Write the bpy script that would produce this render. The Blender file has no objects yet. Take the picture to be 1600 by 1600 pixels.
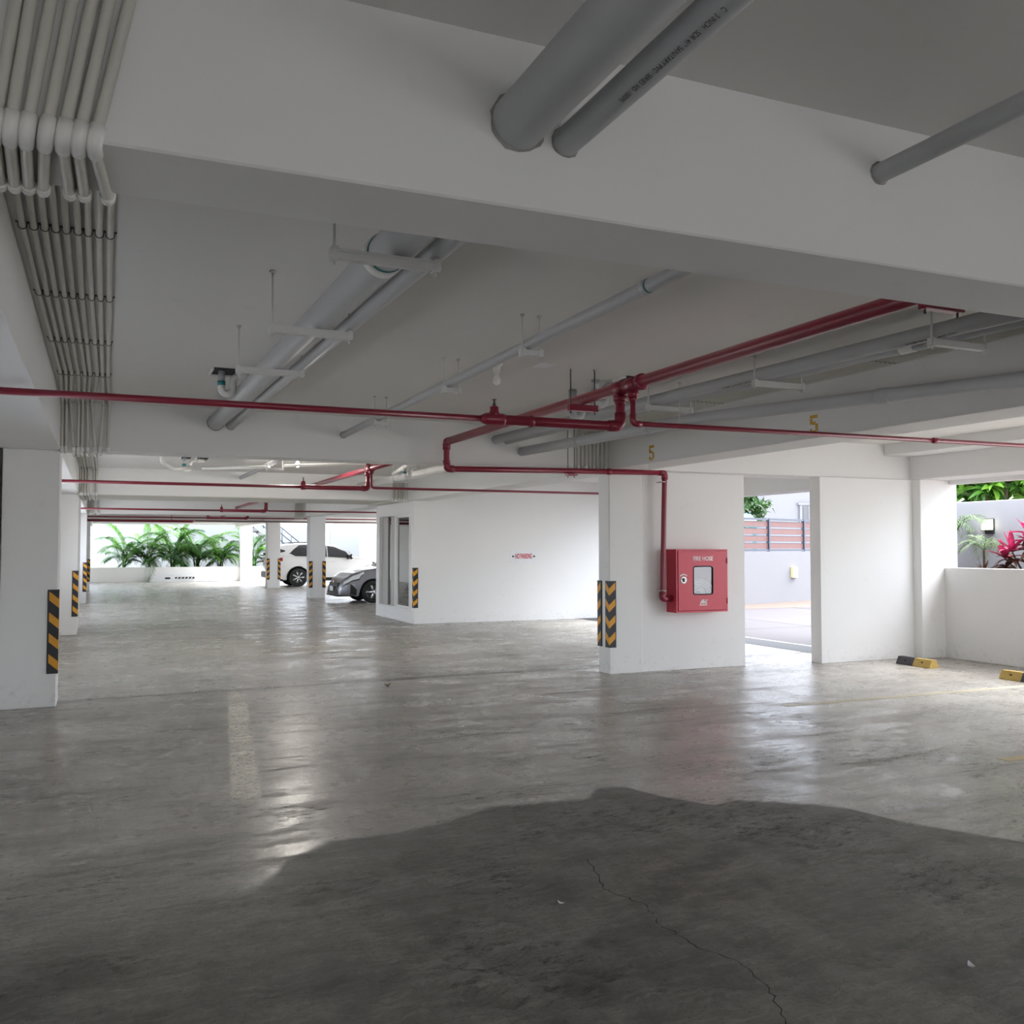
import bpy, bmesh, math, random
from mathutils import Vector, Matrix
random.seed(7)
scene = bpy.context.scene
COL = scene.collection
PI = math.pi

# ------------------------------------------------------------------ camera
EYE = 1.52
F_PX = 1480.0
cam_d = bpy.data.cameras.new('camera')
cam_d.sensor_fit = 'HORIZONTAL'
cam_d.sensor_width = 36.0
cam_d.lens = 36.0 * F_PX / 1600.0
cam_d.clip_start = 0.05
cam_d.clip_end = 400
cam = bpy.data.objects.new('camera', cam_d)
COL.objects.link(cam)
cam.location = (0, 0, EYE)
cam.rotation_euler = (math.radians(90 + 2.167), 0, math.radians(-23.403))
scene.camera = cam

# ------------------------------------------------------------------ world, sun, exposure
world = bpy.data.worlds.new('world')
scene.world = world
world.use_nodes = True
wn = world.node_tree
wn.nodes.clear()
w_out = wn.nodes.new('ShaderNodeOutputWorld')
w_bg = wn.nodes.new('ShaderNodeBackground')
w_sky = wn.nodes.new('ShaderNodeTexSky')
w_sky.sky_type = 'NISHITA'
w_sky.sun_disc = False
w_sky.sun_elevation = math.radians(62)
w_sky.sun_rotation = math.radians(110)
w_sky.air_density = 1.0
w_sky.dust_density = 4.0
w_sky.ozone_density = 0.6
w_mix = wn.nodes.new('ShaderNodeMixRGB')      # thin bright cloud over the blue
w_mix.inputs[0].default_value = 0.78
w_mix.inputs[2].default_value = (3.80, 4.05, 4.45, 1)
wn.links.new(w_sky.outputs[0], w_mix.inputs[1])
wn.links.new(w_mix.outputs[0], w_bg.inputs[0])
w_bg.inputs[1].default_value = 0.5
wn.links.new(w_bg.outputs[0], w_out.inputs[0])

sun_d = bpy.data.lights.new('sun', 'SUN')
sun_d.energy = 2.6
sun_d.angle = math.radians(30)
sun_d.color = (1.0, 0.985, 0.97)
sun = bpy.data.objects.new('sun', sun_d)
COL.objects.link(sun)
sun.location = (20, 0, 30)
sun.rotation_euler = Vector((-1.0, -0.12, -0.85)).to_track_quat('-Z', 'Y').to_euler()

scene.view_settings.view_transform = 'Standard'
scene.view_settings.look = 'None'
scene.view_settings.gamma = 1.0
scene.view_settings.use_curve_mapping = False
scene.view_settings.exposure = 1.83
scene.cycles.max_bounces = 9
scene.cycles.diffuse_bounces = 6
scene.cycles.glossy_bounces = 3
scene.cycles.transparent_max_bounces = 12
scene.cycles.sample_clamp_indirect = 12.0
scene.cycles.use_denoising = True
scene.cycles.use_adaptive_sampling = True
scene.cycles.adaptive_threshold = 0.025
scene.cycles.caustics_reflective = False
scene.cycles.caustics_refractive = False

# ------------------------------------------------------------------ helpers: meshes
class MB:
    def __init__(s):
        s.v = []; s.f = []; s.smooth = []
    def add(s, vs, fs, smooth=False):
        o = len(s.v)
        s.v.extend([tuple(p) for p in vs])
        for f in fs:
            s.f.append(tuple(i + o for i in f)); s.smooth.append(smooth)
        return s
    def box(s, x0, x1, y0, y1, z0, z1, bev=0.0):
        if bev <= 0:
            vs = [(x, y, z) for x in (x0, x1) for y in (y0, y1) for z in (z0, z1)]
            fs = [(0, 1, 3, 2), (4, 6, 7, 5), (0, 4, 5, 1), (2, 3, 7, 6), (0, 2, 6, 4), (1, 5, 7, 3)]
            return s.add(vs, fs)
        bm = bmesh.new()
        bmesh.ops.create_cube(bm, size=1)
        for v in bm.verts:
            v.co = ((x0 + x1) / 2 + v.co.x * (x1 - x0), (y0 + y1) / 2 + v.co.y * (y1 - y0), (z0 + z1) / 2 + v.co.z * (z1 - z0))
        bmesh.ops.bevel(bm, geom=list(bm.edges), offset=bev, segments=1, affect='EDGES', profile=0.5)
        bm.verts.index_update()
        s.add([v.co[:] for v in bm.verts], [[v.index for v in f.verts] for f in bm.faces])
        bm.free()
        return s
    def tube(s, pts, r, seg=12, caps=True, smooth=True):
        pts = [Vector(p) for p in pts]
        n = len(pts)
        rr = r if isinstance(r, (list, tuple)) else [r] * n
        tang = []
        for i in range(n):
            if i == 0: t = pts[1] - pts[0]
            elif i == n - 1: t = pts[-1] - pts[-2]
            else: t = (pts[i] - pts[i - 1]).normalized() + (pts[i + 1] - pts[i]).normalized()
            if t.length < 1e-9: t = Vector((0, 0, 1))
            tang.append(t.normalized())
        ref = Vector((0, 0, 1)) if abs(tang[0].z) < 0.9 else Vector((1, 0, 0))
        u = (ref - tang[0] * ref.dot(tang[0])).normalized()
        vs = []; fs = []
        for i in range(n):
            u = (u - tang[i] * u.dot(tang[i])).normalized()
            w = tang[i].cross(u)
            k = 1.0
            if 0 < i < n - 1:
                c = tang[i].dot((pts[i] - pts[i - 1]).normalized())
                k = 1.0 / max(c, 0.5)
            for j in range(seg):
                a = 2 * PI * j / seg
                vs.append(pts[i] + (u * math.cos(a) + w * math.sin(a)) * rr[i])
        for i in range(n - 1):
            for j in range(seg):
                a = i * seg + j; b = i * seg + (j + 1) % seg
                fs.append((a, b, b + seg, a + seg))
        s.add(vs, fs, smooth)
        if caps:
            s.add([], [])
            o = len(s.v) - len(vs)
            s.f.append(tuple(o + j for j in range(seg))[::-1]); s.smooth.append(False)
            s.f.append(tuple(o + (n - 1) * seg + j for j in range(seg))); s.smooth.append(False)
        return s
    def cyl(s, p0, p1, r, seg=16):
        return s.tube([p0, p1], r, seg)
    def lathe(s, prof, c, axis='z', seg=20):
        # prof: list of (r, h) along axis
        vs = []; fs = []
        for (r, h) in prof:
            for j in range(seg):
                a = 2 * PI * j / seg
                x, y = r * math.cos(a), r * math.sin(a)
                if axis == 'z': vs.append((c[0] + x, c[1] + y, c[2] + h))
                elif axis == 'y': vs.append((c[0] + x, c[1] + h, c[2] + y))
                else: vs.append((c[0] + h, c[1] + x, c[2] + y))
        for i in range(len(prof) - 1):
            for j in range(seg):
                a = i * seg + j; b = i * seg + (j + 1) % seg
                fs.append((a, b, b + seg, a + seg))
        s.add(vs, fs, True)
        o = len(s.v) - len(vs)
        s.f.append(tuple(o + j for j in range(seg))); s.smooth.append(False)
        s.f.append(tuple(o + (len(prof) - 1) * seg + j for j in range(seg))); s.smooth.append(False)
        return s
    def prism(s, poly, fn0, fn1):
        # poly: 2d points, fn0/fn1 map 2d -> 3d for both caps
        n = len(poly)
        vs = [fn0(p) for p in poly] + [fn1(p) for p in poly]
        fs = [tuple(range(n))[::-1], tuple(range(n, 2 * n))]
        for i in range(n):
            j = (i + 1) % n
            fs.append((i, j, j + n, i + n))
        return s.add(vs, fs)
    def quad(s, a, b, c, d):
        return s.add([a, b, c, d], [(0, 1, 2, 3)])
    def mesh(s, name, org=(0, 0, 0), mats=()):
        me = bpy.data.meshes.new(name)
        ox, oy, oz = org
        me.from_pydata([(p[0] - ox, p[1] - oy, p[2] - oz) for p in s.v], [], s.f)
        me.validate()
        if len(me.polygons) == len(s.smooth):
            me.polygons.foreach_set('use_smooth', s.smooth)
        bm = bmesh.new(); bm.from_mesh(me)
        bmesh.ops.recalc_face_normals(bm, faces=bm.faces)
        bm.to_mesh(me); bm.free()
        for m in mats: me.materials.append(m)
        return me
    def bounds(s):
        xs, ys, zs = zip(*s.v)
        return min(xs), max(xs), min(ys), max(ys), min(zs), max(zs)

def link(name, data, loc=(0, 0, 0), parent=None):
    o = bpy.data.objects.new(name, data)
    COL.objects.link(o)
    o.location = loc
    if parent: o.parent = parent
    return o
def tag(o, label=None, cat=None, group=None, kind=None):
    if label: o['label'] = label
    if cat: o['category'] = cat
    if group: o['group'] = group
    if kind: o['kind'] = kind
    return o
def thing(name, label, cat, loc, group=None):
    o = link(name, None, loc)
    o.empty_display_size = 0.1
    return tag(o, label, cat, group)
def root_of(o):
    while o.parent: o = o.parent
    return o
def part(name, mb, m, parent, label=None):
    """mesh given in world coordinates, stored relative to its root"""
    r = root_of(parent)
    me = mb.mesh(name, r.location, (m,))
    o = link(name, me, (0, 0, 0), parent)
    if label: o['label'] = label
    return o
def solid(name, mb, m, label=None, cat=None, group=None, kind=None):
    b = mb.bounds()
    org = ((b[0] + b[1]) / 2, (b[2] + b[3]) / 2, b[4])
    o = link(name, mb.mesh(name, org, (m,)), org)
    return tag(o, label, cat, group, kind)
def struct(name, mb, m, label=None):
    return solid(name, mb, m, label, None, None, 'structure')
def fillet(pts, rad, n=5):
    pts = [Vector(p) for p in pts]
    out = [pts[0]]
    for i in range(1, len(pts) - 1):
        a, b, c = pts[i - 1], pts[i], pts[i + 1]
        d1 = (a - b); d2 = (c - b)
        l = min(rad, d1.length * 0.49, d2.length * 0.49)
        p0 = b + d1.normalized() * l; p1 = b + d2.normalized() * l
        for k in range(n + 1):
            t = k / n
            out.append(p0 * (1 - t) ** 2 + b * 2 * t * (1 - t) + p1 * t * t)
    out.append(pts[-1])
    return out
def text_mesh(txt, size, extrude=0.0005, offset=0.0, align='CENTER', xscale=1.0):
    cu = bpy.data.curves.new('lettering', 'FONT')
    cu.body = txt; cu.size = size; cu.extrude = extrude; cu.offset = offset
    cu.align_x = align; cu.align_y = 'CENTER'; cu.resolution_u = 3
    ob = bpy.data.objects.new('lettering', cu)
    COL.objects.link(ob)
    dg = bpy.context.evaluated_depsgraph_get()
    me = bpy.data.meshes.new_from_object(ob.evaluated_get(dg))
    bpy.data.objects.remove(ob); bpy.data.curves.remove(cu)
    if xscale != 1.0:
        for v in me.vertices: v.co.x *= xscale
    me.materials.clear()
    return me

# ------------------------------------------------------------------ helpers: materials
def new_mat(name):
    m = bpy.data.materials.new(name); m.use_nodes = True
    nt = m.node_tree
    b = nt.nodes['Principled BSDF']
    return m, nt, b
def noise(nt, scale, detail=4, rough=0.55, vec=None, dist=0.0):
    n = nt.nodes.new('ShaderNodeTexNoise')
    n.inputs['Scale'].default_value = scale
    n.inputs['Detail'].default_value = detail
    n.inputs['Roughness'].default_value = rough
    n.inputs['Distortion'].default_value = dist
    if vec is not None: nt.links.new(vec, n.inputs['Vector'])
    return n.outputs['Fac']
def pos(nt):
    return nt.nodes.new('ShaderNodeNewGeometry').outputs['Position']
def mapping(nt, vec, sc=(1, 1, 1), rot=(0, 0, 0)):
    mp = nt.nodes.new('ShaderNodeMapping')
    mp.inputs['Scale'].default_value = sc
    mp.inputs['Rotation'].default_value = rot
    nt.links.new(vec, mp.inputs['Vector'])
    return mp.outputs[0]
def mth(nt, op, a, b=None, c=None, clamp=False):
    n = nt.nodes.new('ShaderNodeMath'); n.operation = op; n.use_clamp = clamp
    for i, x in enumerate((a, b, c)):
        if x is None: continue
        if isinstance(x, (int, float)): n.inputs[i].default_value = x
        else: nt.links.new(x, n.inputs[i])
    return n.outputs[0]
def rng(nt, val, a, b, c=0.0, d=1.0, smooth=False):
    n = nt.nodes.new('ShaderNodeMapRange')
    n.interpolation_type = 'SMOOTHSTEP' if smooth else 'LINEAR'
    nt.links.new(val, n.inputs[0])
    for i, x in enumerate((a, b, c, d)): n.inputs[i + 1].default_value = x
    return n.outputs[0]
def mixc(nt, fac, a, b, blend='MIX'):
    n = nt.nodes.new('ShaderNodeMix'); n.data_type = 'RGBA'; n.blend_type = blend
    def put(sock, x):
        if isinstance(x, (int, float)): sock.default_value = x
        elif isinstance(x, tuple): sock.default_value = x if len(x) == 4 else (*x, 1)
        else: nt.links.new(x, sock)
    put(n.inputs[0], fac); put(n.inputs[6], a); put(n.inputs[7], b)
    return n.outputs[2]
def bump(nt, b, h, strength=0.2, dist=0.01):
    n = nt.nodes.new('ShaderNodeBump')
    n.inputs['Strength'].default_value = strength
    n.inputs['Distance'].default_value = dist
    nt.links.new(h, n.inputs['Height'])
    nt.links.new(n.outputs[0], b.inputs['Normal'])
def plain(name, col, rough=0.5, metal=0.0, var=0.06, scale=8.0, spec=0.5, bmp=0.0):
    m, nt, b = new_mat(name)
    p = pos(nt)
    f = noise(nt, scale, 4, 0.6, p)
    c0 = tuple(x * (1 - var) for x in col); c1 = tuple(min(1, x * (1 + var)) for x in col)
    nt.links.new(mixc(nt, f, c0, c1), b.inputs['Base Color'])
    b.inputs['Roughness'].default_value = rough
    b.inputs['Metallic'].default_value = metal
    b.inputs['Specular IOR Level'].default_value = spec
    if bmp: bump(nt, b, noise(nt, scale * 12, 3, 0.6, p), bmp, 0.003)
    return m
def paint(name, col, dirt=(0.5, 0.47, 0.42), dirt_amt=0.12, bmp=0.12, rough=0.62, low=0.0):
    """painted plaster: mottled, faint stains, roller texture; low = scuffs close to the floor"""
    m, nt, b = new_mat(name)
    p = pos(nt)
    n1 = noise(nt, 0.7, 3, 0.6, p); n2 = noise(nt, 5.0, 4, 0.65, p)
    c = mixc(nt, n1, tuple(x * 0.955 for x in col), tuple(min(1, x * 1.03) for x in col))
    st = rng(nt, n2, 0.62, 0.78, 0, dirt_amt)
    c = mixc(nt, st, c, dirt)
    if low > 0:
        sx = nt.nodes.new('ShaderNodeSeparateXYZ'); nt.links.new(p, sx.inputs[0])
        h = rng(nt, sx.outputs[2], 0.0, 0.35, 1, 0, True)
        sc = rng(nt, noise(nt, 14, 5, 0.7, p), 0.55, 0.75, 0, 1)
        c = mixc(nt, mth(nt, 'MULTIPLY', mth(nt, 'MULTIPLY', h, sc), low), c, (0.33, 0.3, 0.26))
    nt.links.new(c, b.inputs['Base Color'])
    b.inputs['Roughness'].default_value = rough
    b.inputs['Specular IOR Level'].default_value = 0.3
    bump(nt, b, noise(nt, 90, 1, 0.6, p), bmp, 0.002)
    return m
def leafy(name, c0, c1, scale=6.0, rough=0.45):
    m, nt, b = new_mat(name)
    f = noise(nt, scale, 3, 0.6, pos(nt))
    c = mixc(nt, rng(nt, f, 0.3, 0.7), c0, c1)
    nt.links.new(c, b.inputs['Base Color'])
    b.inputs['Roughness'].default_value = rough
    tr = nt.nodes.new('ShaderNodeBsdfTranslucent')
    nt.links.new(c, tr.inputs[0])
    mx = nt.nodes.new('ShaderNodeMixShader'); mx.inputs[0].default_value = 0.3
    nt.links.new(b.outputs[0], mx.inputs[1]); nt.links.new(tr.outputs[0], mx.inputs[2])
    nt.links.new(mx.outputs[0], nt.nodes['Material Output'].inputs[0])
    return m
def emissive(name, col, strength):
    m, nt, b = new_mat(name)
    b.inputs['Base Color'].default_value = (*col, 1)
    b.inputs['Emission Color'].default_value = (*col, 1)
    b.inputs['Emission Strength'].default_value = strength
    return m
def glassy(name, tint=(1, 1, 1), rough=0.02, base=0.06):
    """thin pane: clear with fresnel reflection"""
    m, nt, b = new_mat(name)
    nt.nodes.remove(b)
    tr = nt.nodes.new('ShaderNodeBsdfTransparent'); tr.inputs[0].default_value = (*tint, 1)
    gl = nt.nodes.new('ShaderNodeBsdfGlossy'); gl.inputs['Roughness'].default_value = rough
    fr = nt.nodes.new('ShaderNodeFresnel'); fr.inputs[0].default_value = 1.5
    fac = mth(nt, 'ADD', mth(nt, 'MULTIPLY', fr.outputs[0], 1.3), base, clamp=True)
    mx = nt.nodes.new('ShaderNodeMixShader')
    nt.links.new(fac, mx.inputs[0]); nt.links.new(tr.outputs[0], mx.inputs[1]); nt.links.new(gl.outputs[0], mx.inputs[2])
    nt.links.new(mx.outputs[0], nt.nodes['Material Output'].inputs[0])
    return m

M = {}
M['wall'] = paint('white_wall_paint', (0.84, 0.84, 0.835), low=0.45)
M['beam'] = paint('white_beam_paint', (0.80, 0.80, 0.795), dirt_amt=0.10)
M['slab'] = paint('pale_slab_paint', (0.76, 0.75, 0.73), dirt=(0.4, 0.38, 0.34), dirt_amt=0.12, bmp=0.08)
M['far_wall'] = paint('far_outdoor_render', (0.26, 0.275, 0.28), dirt=(0.20, 0.21, 0.215), bmp=0.3)  # even base colour, set darker than white to suit the exposure
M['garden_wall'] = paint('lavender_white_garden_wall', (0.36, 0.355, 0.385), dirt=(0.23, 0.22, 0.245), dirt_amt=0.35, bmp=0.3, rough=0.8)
M['soffit_cream'] = paint('cream_soffit_tone', (0.82, 0.81, 0.75))
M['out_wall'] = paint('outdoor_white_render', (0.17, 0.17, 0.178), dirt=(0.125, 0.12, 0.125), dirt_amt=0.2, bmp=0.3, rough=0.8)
M['pvc_grey'] = plain('silver_painted_pvc', (0.50, 0.51, 0.525), 0.48, 0.0, 0.05, 3, 0.35)
M['pvc_white'] = plain('white_pvc', (0.78, 0.78, 0.76), 0.35, 0, 0.04, 6)
M['pvc_cream'] = plain('cream_pvc_conduit', (0.60, 0.585, 0.53), 0.42, 0, 0.08, 5)
M['glue'] = plain('teal_pipe_cement', (0.03, 0.22, 0.25), 0.4)
M['red'] = plain('red_gloss_pipe_paint', (0.235, 0.008, 0.030), 0.33, 0, 0.08, 6, 0.6)
M['red_box'] = plain('red_powder_coat', (0.56, 0.022, 0.055), 0.38, 0, 0.05, 3, 0.5)
M['steel'] = plain('galvanised_steel', (0.55, 0.55, 0.55), 0.4, 0.6)
M['dark_steel'] = plain('dark_steel_rod', (0.10, 0.09, 0.09), 0.5, 0.4)
M['hanger'] = plain('white_painted_channel', (0.66, 0.66, 0.65), 0.45, 0, 0.05)
M['black_rubber'] = plain('black_rubber', (0.020, 0.021, 0.025), 0.55, 0, 0.25, 20)
M['yellow'] = plain('yellow_reflective', (0.72, 0.33, 0.015), 0.45, 0, 0.12, 18)
M['stop_yellow'] = plain('yellow_rubber_paint', (0.55, 0.38, 0.10), 0.55, 0, 0.2, 25)
M['stop_black'] = plain('grey_black_rubber', (0.055, 0.055, 0.065), 0.6, 0, 0.25, 25)
M['num_yellow'] = plain('yellow_stencil_paint', (0.60, 0.36, 0.04), 0.6, 0, 0.2, 40)
M['white_print'] = plain('white_print', (0.85, 0.83, 0.83), 0.5)
M['black_print'] = plain('black_print', (0.03, 0.03, 0.032), 0.5)
M['red_print'] = plain('red_print', (0.55, 0.015, 0.07), 0.5)
M['sign_white'] = plain('white_sign_plastic', (0.80, 0.82, 0.84), 0.4)
M['chrome'] = plain('chrome', (0.8, 0.8, 0.8), 0.15, 1.0, 0.02)
M['hose'] = plain('canvas_hose', (0.62, 0.58, 0.48), 0.7, 0, 0.15, 60)
M['glass'] = glassy('window_glass', (0.55, 0.66, 0.70), 0.01, 0.22)
M['plexi'] = glassy('cabinet_plexi', (0.80, 0.82, 0.86), 0.06, 0.0)
M['alu'] = plain('white_aluminium', (0.78, 0.78, 0.77), 0.35, 0.0, 0.03)
M['alu_grey'] = plain('grey_sash', (0.45, 0.44, 0.43), 0.4, 0.1, 0.05)
M['void'] = plain('cavity_shade_black', (0.02, 0.02, 0.022), 0.9)  # black colour stands for the shade inside holes and cavities
M['bulb_off'] = plain('frosted_bulb', (0.86, 0.86, 0.85), 0.2)
M['bulb_on'] = emissive('lit_bulb', (1.0, 0.95, 0.88), 20)
M['lamp_glow'] = emissive('lit_wall_lamp', (1.0, 0.93, 0.62), 2.2)
M['soil'] = plain('planter_soil', (0.06, 0.045, 0.03), 0.95, 0, 0.4, 30)
M['bark'] = plain('bark', (0.10, 0.075, 0.05), 0.9, 0, 0.35, 15, bmp=0.5)
M['palm_a'] = leafy('palm_green', (0.016, 0.07, 0.014), (0.07, 0.21, 0.022))
M['palm_b'] = leafy('palm_light_green', (0.05, 0.17, 0.02), (0.15, 0.34, 0.04))
M['leaf_a'] = leafy('tree_leaf', (0.025, 0.09, 0.02), (0.11, 0.30, 0.03), 3)
M['leaf_b'] = leafy('tree_leaf_light', (0.09, 0.25, 0.03), (0.26, 0.50, 0.06), 3)
M['ti'] = leafy('ti_leaf_crimson', (0.35, 0.015, 0.07), (0.62, 0.05, 0.17), 14)
M['ti_dark'] = leafy('ti_leaf_maroon', (0.07, 0.018, 0.022), (0.17, 0.09, 0.05), 14)
M['grey_palm'] = leafy('pale_palm_green', (0.10, 0.17, 0.08), (0.24, 0.32, 0.16), 14)

# ---- concrete floor: old power-trowelled slab, worn glossy further in, dull and darker in front
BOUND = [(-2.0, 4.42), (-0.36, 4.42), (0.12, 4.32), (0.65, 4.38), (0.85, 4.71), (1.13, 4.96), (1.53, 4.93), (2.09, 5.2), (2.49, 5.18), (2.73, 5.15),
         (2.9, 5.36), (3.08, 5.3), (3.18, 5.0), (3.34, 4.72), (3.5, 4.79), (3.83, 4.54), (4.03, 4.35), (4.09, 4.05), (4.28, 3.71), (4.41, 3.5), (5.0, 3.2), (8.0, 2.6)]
def floor_material():
    m, nt, b = new_mat('worn_concrete_floor')
    p = pos(nt)
    sx = nt.nodes.new('ShaderNodeSeparateXYZ'); nt.links.new(p, sx.inputs[0])
    X, Y = sx.outputs[0], sx.outputs[1]
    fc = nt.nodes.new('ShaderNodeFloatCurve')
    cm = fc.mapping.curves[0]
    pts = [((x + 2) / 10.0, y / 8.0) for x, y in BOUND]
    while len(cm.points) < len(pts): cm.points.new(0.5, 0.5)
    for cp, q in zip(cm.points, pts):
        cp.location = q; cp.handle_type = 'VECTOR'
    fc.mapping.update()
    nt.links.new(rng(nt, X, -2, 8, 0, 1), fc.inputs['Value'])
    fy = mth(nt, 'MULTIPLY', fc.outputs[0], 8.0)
    blot = noise(nt, 4.2, 6, 0.72, p)
    wob = mth(nt, 'MULTIPLY', mth(nt, 'SUBTRACT', blot, 0.5), 0.22)
    va = nt.nodes.new('ShaderNodeVectorMath'); va.operation = 'ADD'
    cb = nt.nodes.new('ShaderNodeCombineXYZ')
    nt.links.new(wob, cb.inputs[0]); nt.links.new(wob, cb.inputs[1])
    nt.links.new(p, va.inputs[0]); nt.links.new(cb.outputs[0], va.inputs[1])
    pw = va.outputs[0]                                  # gently warped position
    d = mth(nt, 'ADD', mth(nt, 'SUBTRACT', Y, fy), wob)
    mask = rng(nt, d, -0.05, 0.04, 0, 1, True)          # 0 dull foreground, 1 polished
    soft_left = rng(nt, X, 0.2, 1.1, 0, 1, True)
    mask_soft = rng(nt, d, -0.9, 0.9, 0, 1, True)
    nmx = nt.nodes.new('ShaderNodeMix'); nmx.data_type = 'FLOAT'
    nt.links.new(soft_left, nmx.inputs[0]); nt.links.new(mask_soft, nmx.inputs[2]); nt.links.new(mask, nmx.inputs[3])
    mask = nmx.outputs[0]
    big = noise(nt, 0.45, 4, 0.62, pw)
    mid = noise(nt, 2.2, 4, 0.68, pw)
    streak = noise(nt, 1.0, 5, 0.7, mapping(nt, pw, (0.7, 5.5, 1), (0, 0, 0.28)))
    fine = noise(nt, 38, 2, 0.7, p)
    trow = noise(nt, 1.0, 4, 0.75, mapping(nt, pw, (5, 46, 1), (0, 0, 0.62)))
    trow2 = noise(nt, 1.0, 4, 0.75, mapping(nt, pw, (42, 4, 1), (0, 0, 0.25)))
    sel = noise(nt, 1.0, 2, 0.5, p)
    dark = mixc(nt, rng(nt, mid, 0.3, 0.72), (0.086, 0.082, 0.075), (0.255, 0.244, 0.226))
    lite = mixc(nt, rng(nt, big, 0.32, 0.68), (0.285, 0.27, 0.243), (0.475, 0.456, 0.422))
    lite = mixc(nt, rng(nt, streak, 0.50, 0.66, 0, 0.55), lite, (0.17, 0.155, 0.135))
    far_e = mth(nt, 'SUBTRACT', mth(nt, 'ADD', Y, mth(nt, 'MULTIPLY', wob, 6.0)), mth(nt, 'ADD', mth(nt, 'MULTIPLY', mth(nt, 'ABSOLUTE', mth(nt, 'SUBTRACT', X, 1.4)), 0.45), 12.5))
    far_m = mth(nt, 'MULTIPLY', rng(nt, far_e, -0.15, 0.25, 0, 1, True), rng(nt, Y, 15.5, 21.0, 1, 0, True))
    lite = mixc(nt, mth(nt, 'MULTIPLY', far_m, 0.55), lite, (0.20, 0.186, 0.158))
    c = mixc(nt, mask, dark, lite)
    c = mixc(nt, rng(nt, trow, 0.46, 0.70, 0, 0.75), c, mixc(nt, 1.0, c, (1.75, 1.70, 1.62), 'MULTIPLY'))
    c = mixc(nt, rng(nt, trow2, 0.50, 0.72, 0, 0.7), c, mixc(nt, 1.0, c, (0.72, 0.71, 0.70), 'MULTIPLY'))
    c = mixc(nt, rng(nt, blot, 0.52, 0.70, 0, 0.7), c, mixc(nt, 1.0, c, (0.56, 0.54, 0.51), 'MULTIPLY'))
    pale = mth(nt, 'MULTIPLY', rng(nt, sel, 0.50, 0.38), rng(nt, streak, 0.40, 0.28))
    c = mixc(nt, mth(nt, 'MULTIPLY', pale, 0.55), c, (0.34, 0.33, 0.31))
    c = mixc(nt, rng(nt, fine, 0.58, 0.74, 0, 0.55), c, (0.05, 0.046, 0.042))
    # oily scuffs and brown drips
    scuff = mth(nt, 'MULTIPLY', rng(nt, sel, 0.50, 0.62), rng(nt, noise(nt, 9, 5, 0.75, mapping(nt, pw, (1, 2.4, 1), (0, 0, -0.5))), 0.5, 0.64))
    c = mixc(nt, mth(nt, 'MULTIPLY', scuff, 0.85), c, (0.045, 0.042, 0.038))
    brown = rng(nt, big, 0.40, 0.25, 0, 0.6)
    c = mixc(nt, brown, c, mixc(nt, 1.0, c, (1.12, 0.98, 0.76), 'MULTIPLY'))
    # worn tyre track with a ribbed print, its reflected light painted in as pale colour
    tx = mth(nt, 'SUBTRACT', X, mth(nt, 'ADD', mth(nt, 'MULTIPLY', mth(nt, 'SUBTRACT', Y, 6.0), 0.114), 0.83))
    tm = mth(nt, 'MULTIPLY', rng(nt, mth(nt, 'ABSOLUTE', tx), 0.075, 0.10, 1, 0, True), mth(nt, 'MULTIPLY', rng(nt, Y, 5.85, 6.1, 0, 1), rng(nt, Y, 9.5, 11, 1, 0)))
    rib = rng(nt, noise(nt, 26, 2, 0.7, mapping(nt, pw, (1.6, 0.6, 1), (0, 0, 0.1))), 0.38, 0.55)
    c = mixc(nt, mth(nt, 'MULTIPLY', tm, mth(nt, 'MULTIPLY', rib, 1.0)), c, (0.95, 0.90, 0.74))
    # faint long arcs of tyre scuff in the dull part
    dx = mth(nt, 'SUBTRACT', X, 4.2); dy = mth(nt, 'SUBTRACT', Y, 0.9)
    rad = mth(nt, 'SQRT', mth(nt, 'ADD', mth(nt, 'MULTIPLY', dx, dx), mth(nt, 'MULTIPLY', dy, dy)))
    arc = mth(nt, 'MULTIPLY', rng(nt, mth(nt, 'ABSOLUTE', mth(nt, 'SUBTRACT', rad, 3.35)), 0.05, 0.14, 1, 0, True), rng(nt, blot, 0.35, 0.6))
    c = mixc(nt, mth(nt, 'MULTIPLY', arc, 0.45), c, (0.04, 0.038, 0.036))
    # construction joint
    jt = rng(nt, mth(nt, 'ABSOLUTE', mth(nt, 'SUBTRACT', mth(nt, 'ADD', Y, wob), mth(nt, 'ADD', mth(nt, 'MULTIPLY', X, 0.06), 10.45))), 0.02, 0.13, 0.75, 0, True)
    c = mixc(nt, jt, c, (0.06, 0.052, 0.045))
    nt.links.new(c, b.inputs['Base Color'])
    gl = mixc(nt, mask, (0.50, 0.50, 0.50), (0.26, 0.26, 0.26))
    r = mth(nt, 'ADD', gl, mth(nt, 'ADD', rng(nt, mid, 0.35, 0.7, -0.05, 0.14), mth(nt, 'MULTIPLY', rng(nt, streak, 0.5, 0.68), 0.20)))
    r = mth(nt, 'ADD', r, mth(nt, 'MULTIPLY', scuff, 0.2), clamp=True)
    r = mth(nt, 'SUBTRACT', r, mth(nt, 'MULTIPLY', tm, 0.10), clamp=True)
    nt.links.new(r, b.inputs['Roughness'])
    b.inputs['Specular IOR Level'].default_value = 0.5
    bump(nt, b, noise(nt, 4.0, 2, 0.6, p), 0.10, 0.012)
    return m
M['floor'] = floor_material()
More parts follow.
